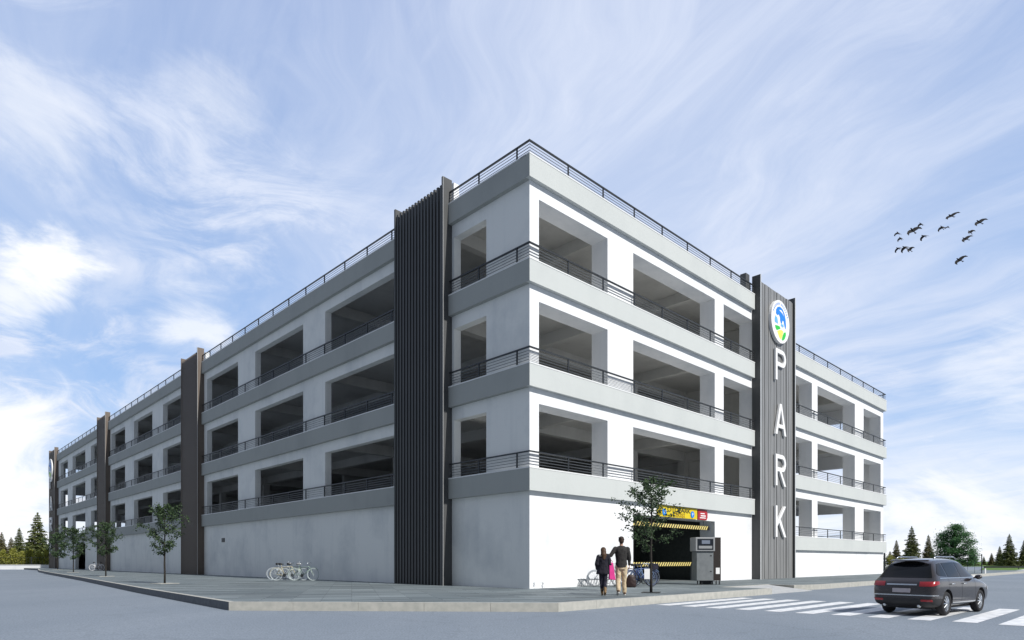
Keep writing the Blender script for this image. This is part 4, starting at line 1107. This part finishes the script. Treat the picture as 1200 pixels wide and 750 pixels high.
# ------------------------------------------------------------------ bicycles
def bicycle(loc,rz,label,fc,wheelc,group,lean=.06,saddle=M['black'],sc=1.0,basket=None):
    e=empty('bicycle',loc,rz,label,'bicycle',group); e.rotation_euler=(lean,0,rz); e.scale=(sc,sc,sc)
    r=.34; wb=1.04; fm=flat('bike_paint',fc,.35,.1,.5)
    wm=flat('bike_rim_paint',wheelc,.4,.2)
    for x in (0,wb):
        w=MB(); w.torus((0,0,0),(0,1,0),r-.012,.014,36,6,0); w=w.build('wheel',[M['tyre'] if wheelc[0]<.3 else wm],e,smooth=True,loc=(x,0,r))
        q=MB(); q.torus((0,0,0),(0,1,0),r-.04,.010,36,6,0); 
        for k in range(16):
            a=math.pi*2*k/16; q.tube([(0,.02*(-1)**k,0),(math.cos(a)*(r-.04),0,math.sin(a)*(r-.04))],.0028,4)
        q.disc((0,0,0),(0,1,0),.022,.08,10); q.build('rim',[wm],w)
    bb=Vector((.44,0,.28)); st_=Vector((.30,0,.72)); ht=Vector((.84,0,.76)); hb_=Vector((.88,0,.62)); ra=Vector((0,0,r)); fa=Vector((wb,0,r))
    q=MB()
    for a,c,t in ((bb,st_,.017),(st_,ht,.015),(bb,hb_,.019),(ht,hb_,.02)): q.tube([a,c],t,8)
    for sy in (-.05,.05):
        o_=Vector((0,sy,0)); q.tube([ra+o_,bb+o_*.5],.010,6); q.tube([ra+o_,st_+o_*.2],.008,6); q.tube([fa+o_,Vector((.94,sy,.55)),hb_],.012,6)
    q.tube([st_,Vector((.265,0,.88))],.013,8)
    q.build('frame',fm,e,smooth=True)
    q=MB(); q.tube([(.14,0,.895),(.22,0,.905),(.40,0,.895)],[.06,.05,.018],8); s_=q.build('saddle',saddle,e,smooth=True); s_.scale=(1,1,1)
    q=MB(); q.tube([ht,(.83,0,.93),(.88,0,.95)],.013,8); q.tube([(.80,-.27,.97),(.90,-.16,.95),(.90,.16,.95),(.80,.27,.97)],.012,8); q.build('handlebar',M['chrome'],e,smooth=True)
    q=MB(); q.disc((.44,-.05,.28),(0,1,0),.09,.008,24); q.tube([(.44,-.07,.28),(.52,-.07,.15)],.010,6); q.tube([(.44,.07,.28),(.36,.07,.41)],.010,6); q.box(.49,.57,-.15,-.07,.135,.155); q.box(.32,.40,.07,.15,.40,.42); q.build('crank',M['rail'],e)
    for x,a0,a1 in ((0,R(20),R(200)),(wb,R(40),R(170))):
        q=MB(); 
        pts=[(x+math.cos(a0+(a1-a0)*i/12)*(r+.02),0,r+math.sin(a0+(a1-a0)*i/12)*(r+.02)) for i in range(13)]
        q.tube(pts,.012,6); q.build('mudguard',fm,e,smooth=True)
    if basket:
        q=MB()
        q.box(.96,1.24,-.16,.16,.72,.96); q.build('basket',basket,e)
    return e
def bikepos(px,Yd,z=PZ): return Vector(((px-600)/753.6*Yd,Yd,z))
g1='bicycles leaning by the shaded wall'
bicycle(bikepos(324,35.0),R(2),'cream bicycle with black saddle, front of the group by the long shaded wall',(.55,.50,.34),(.55,.60,.62),g1,.05)
bicycle(bikepos(333,35.3),R(8),'dark framed bicycle behind the cream one by the long shaded wall',(.05,.07,.07),(.50,.55,.58),g1,-.05)
bicycle(bikepos(345,34.9),R(-3),'pale green bicycle, rightmost by the long shaded wall',(.22,.30,.26),(.55,.62,.62),g1,.04,M['pale_grey'])
bicycle(bikepos(320,35.9),R(14),'silver bicycle at the back of the group by the long shaded wall',(.45,.48,.5),(.45,.5,.55),g1,-.04)
g2='bicycles by the third tower'
bicycle(bikepos(108,71),R(0),'white wheeled bicycle standing under the third tower on the shaded side',(.7,.7,.72),(.8,.8,.82),g2,.04)
bicycle(bikepos(116,72.5),R(0),'tan bicycle behind the white wheeled one under the third tower',(.45,.28,.18),(.6,.6,.62),g2,-.04)
g3='bicycles at the right corner'
bicycle(bikepos(1030,57.6),R(20),'silver bicycle standing at the right corner of the garage behind the car',(.5,.5,.5),(.5,.52,.52),g3,.04)
bicycle(bikepos(1043,58.6),R(10),'green bicycle by the bush at the right corner of the garage',(.2,.3,.15),(.45,.48,.45),g3,.04)
g4='bicycles by the rack near the entrance'
bicycle(bikepos(697,26.6),R(12),'silver bicycle in the rack by the white wall, behind the couple',(.35,.38,.42),(.30,.33,.36),g4,.03)
bicycle(bikepos(740,26.2),R(28),'dark blue bicycle with a white panel on its frame, beside the entrance tree',(.02,.05,.20),(.13,.17,.28),g4,.05,basket=M['jeans'])
bicycle(bikepos(737,27.2),R(18),'blue grey bicycle behind the dark blue one beside the entrance tree',(.10,.15,.28),(.18,.22,.32),g4,-.05)
bicycle(bikepos(745,27.9),R(30),'light blue bicycle farthest back beside the entrance',(.16,.26,.45),(.25,.3,.4),g4,.03)
q=MB(); q.box(-.12,.12,-.01,.01,.0,.42); o=q.build('notice_board',M['white_paint'],loc=bikepos(758.5,26.0,PZ+.33)); tag(o,'small white panel hanging among the blue bicycles by the tree','panel')
e=empty('bicycle_rack',bikepos(677,26.4),R(6),'low steel bicycle rack with slanted hoops against the white wall','bicycle rack')
for z,y in ((.04,0),(.30,.18)):
    q=MB(); q.tube([(0,y,z),(1.75,y,z)],.018,8); q.build('crossbar',M['grey_metal'],e,smooth=True)
hm=None
for i in range(15):
    if hm is None:
        q=MB(); q.tube([(0,0,.03),(.13,.18,.33),(.16,.2,.33),(.05,.0,.03)],.011,6); o=q.build('hoop',M['grey_metal'],e); hm=o.data
    else: o=D.objects.new('hoop',hm); col.objects.link(o); o.parent=e
    o.location=(.04+i*.115,0,0)

# ------------------------------------------------------------------ birds
M['bird']=flat('black_feathers',(.012,.012,.014),.8)
def bird_meshes():
    out=[]
    for flap,fold in ((.12,0),(.45,.25),(-.3,.15)):
        b=MB(); b.tube([(0,-.30,0),(0,-.2,.0),(0,0,0),(0,.18,0),(0,.27,.01),(0,.33,0)],[.015,.045,.075,.055,.045,.008],8)
        wg=[]
        for sx in (-1,1):
            w=MB(); pr=[(0,.12,-.10),(.22,.17,-.08),(.42,.10,-.07),(.62,-.10,-.28)]
            prev=None
            for i,(x,lead,trail) in enumerate(pr):
                z=math.sin(flap)*x-(fold*max(0,x-.25)); xx=x*math.cos(flap)*(1-fold*.5)
                cur=(Vector((sx*xx,lead,z)),Vector((sx*xx,trail-.11,z)))
                if prev: w.face([prev[0],cur[0],cur[1],prev[1]])
                prev=cur
            wg.append(w)
        t=MB(); t.face([(-.03,-.26,0),(.03,-.26,0),(.09,-.46,.0),(-.09,-.46,.0)])
        out.append((b,wg,t))
    return out
bp=bird_meshes(); bcache={}
def bird(i,zx,zy,kind,roll,scale,label,pitch=60,yaw=0):
    px=1030+zx/8.336; py=230+zy/8.333; Yd=70
    e=empty('bird',(Vector(((px-600)/753.6*Yd,Yd,(657.5-py)*Yd/753.6+1.28))),0,label,'bird','birds flying in a loose flock right of the garage')
    e.rotation_euler=Euler((R(pitch),R(roll),R(yaw))); e.scale=(scale*1.12,)*3
    if kind not in bcache:
        b,wg,t=bp[kind]; bcache[kind]=[b.build('body',M['bird'],e,smooth=True).data,wg[0].build('wing',M['bird'],e).data,wg[1].build('wing',M['bird'],e).data,t.build('tail',M['bird'],e).data]
    else:
        for nm,m_ in zip(('body','wing','wing','tail'),bcache[kind]):
            o=D.objects.new(nm,m_); col.objects.link(o); o.parent=e
BL_=[(705,190,0,-27,1.05,'topmost bird of the flock, wings spread wide'),(980,250,0,-30,1.0,'rightmost bird of the flock, wings spread wide'),(890,350,1,-25,.72,'small bird just below the rightmost one'),(845,415,0,-35,.95,'wide winged bird third from the right, under the small one'),(785,620,0,-38,1.0,'lowest bird, flying alone beneath the flock'),
(615,303,2,-20,.72,'left bird of the close pair under the topmost bird'),(678,300,2,8,.62,'right bird of the close pair under the topmost bird'),(410,270,2,-20,.66,'highest bird in the left half of the flock'),(330,332,0,-25,1.1,'large wide winged bird in the left half of the flock'),(435,388,2,-32,.8,'bird right of and below the large left one'),
(185,358,2,-10,.66,'leftmost bird in the upper left of the flock'),(210,410,2,-22,.6,'small bird right under the leftmost one'),(185,508,2,-30,.72,'left bird of the three lowest on the left side'),(250,500,2,-33,.82,'middle bird of the three lowest on the left side'),(297,522,1,-40,.75,'right bird of the three lowest on the left side')]
for i,(zx,zy,k,ro,sc_,lab) in enumerate(BL_): bird(i,zx,zy,k,ro,sc_,lab,pitch=48+10*((i*7)%3),yaw=-8+5*(i%4))
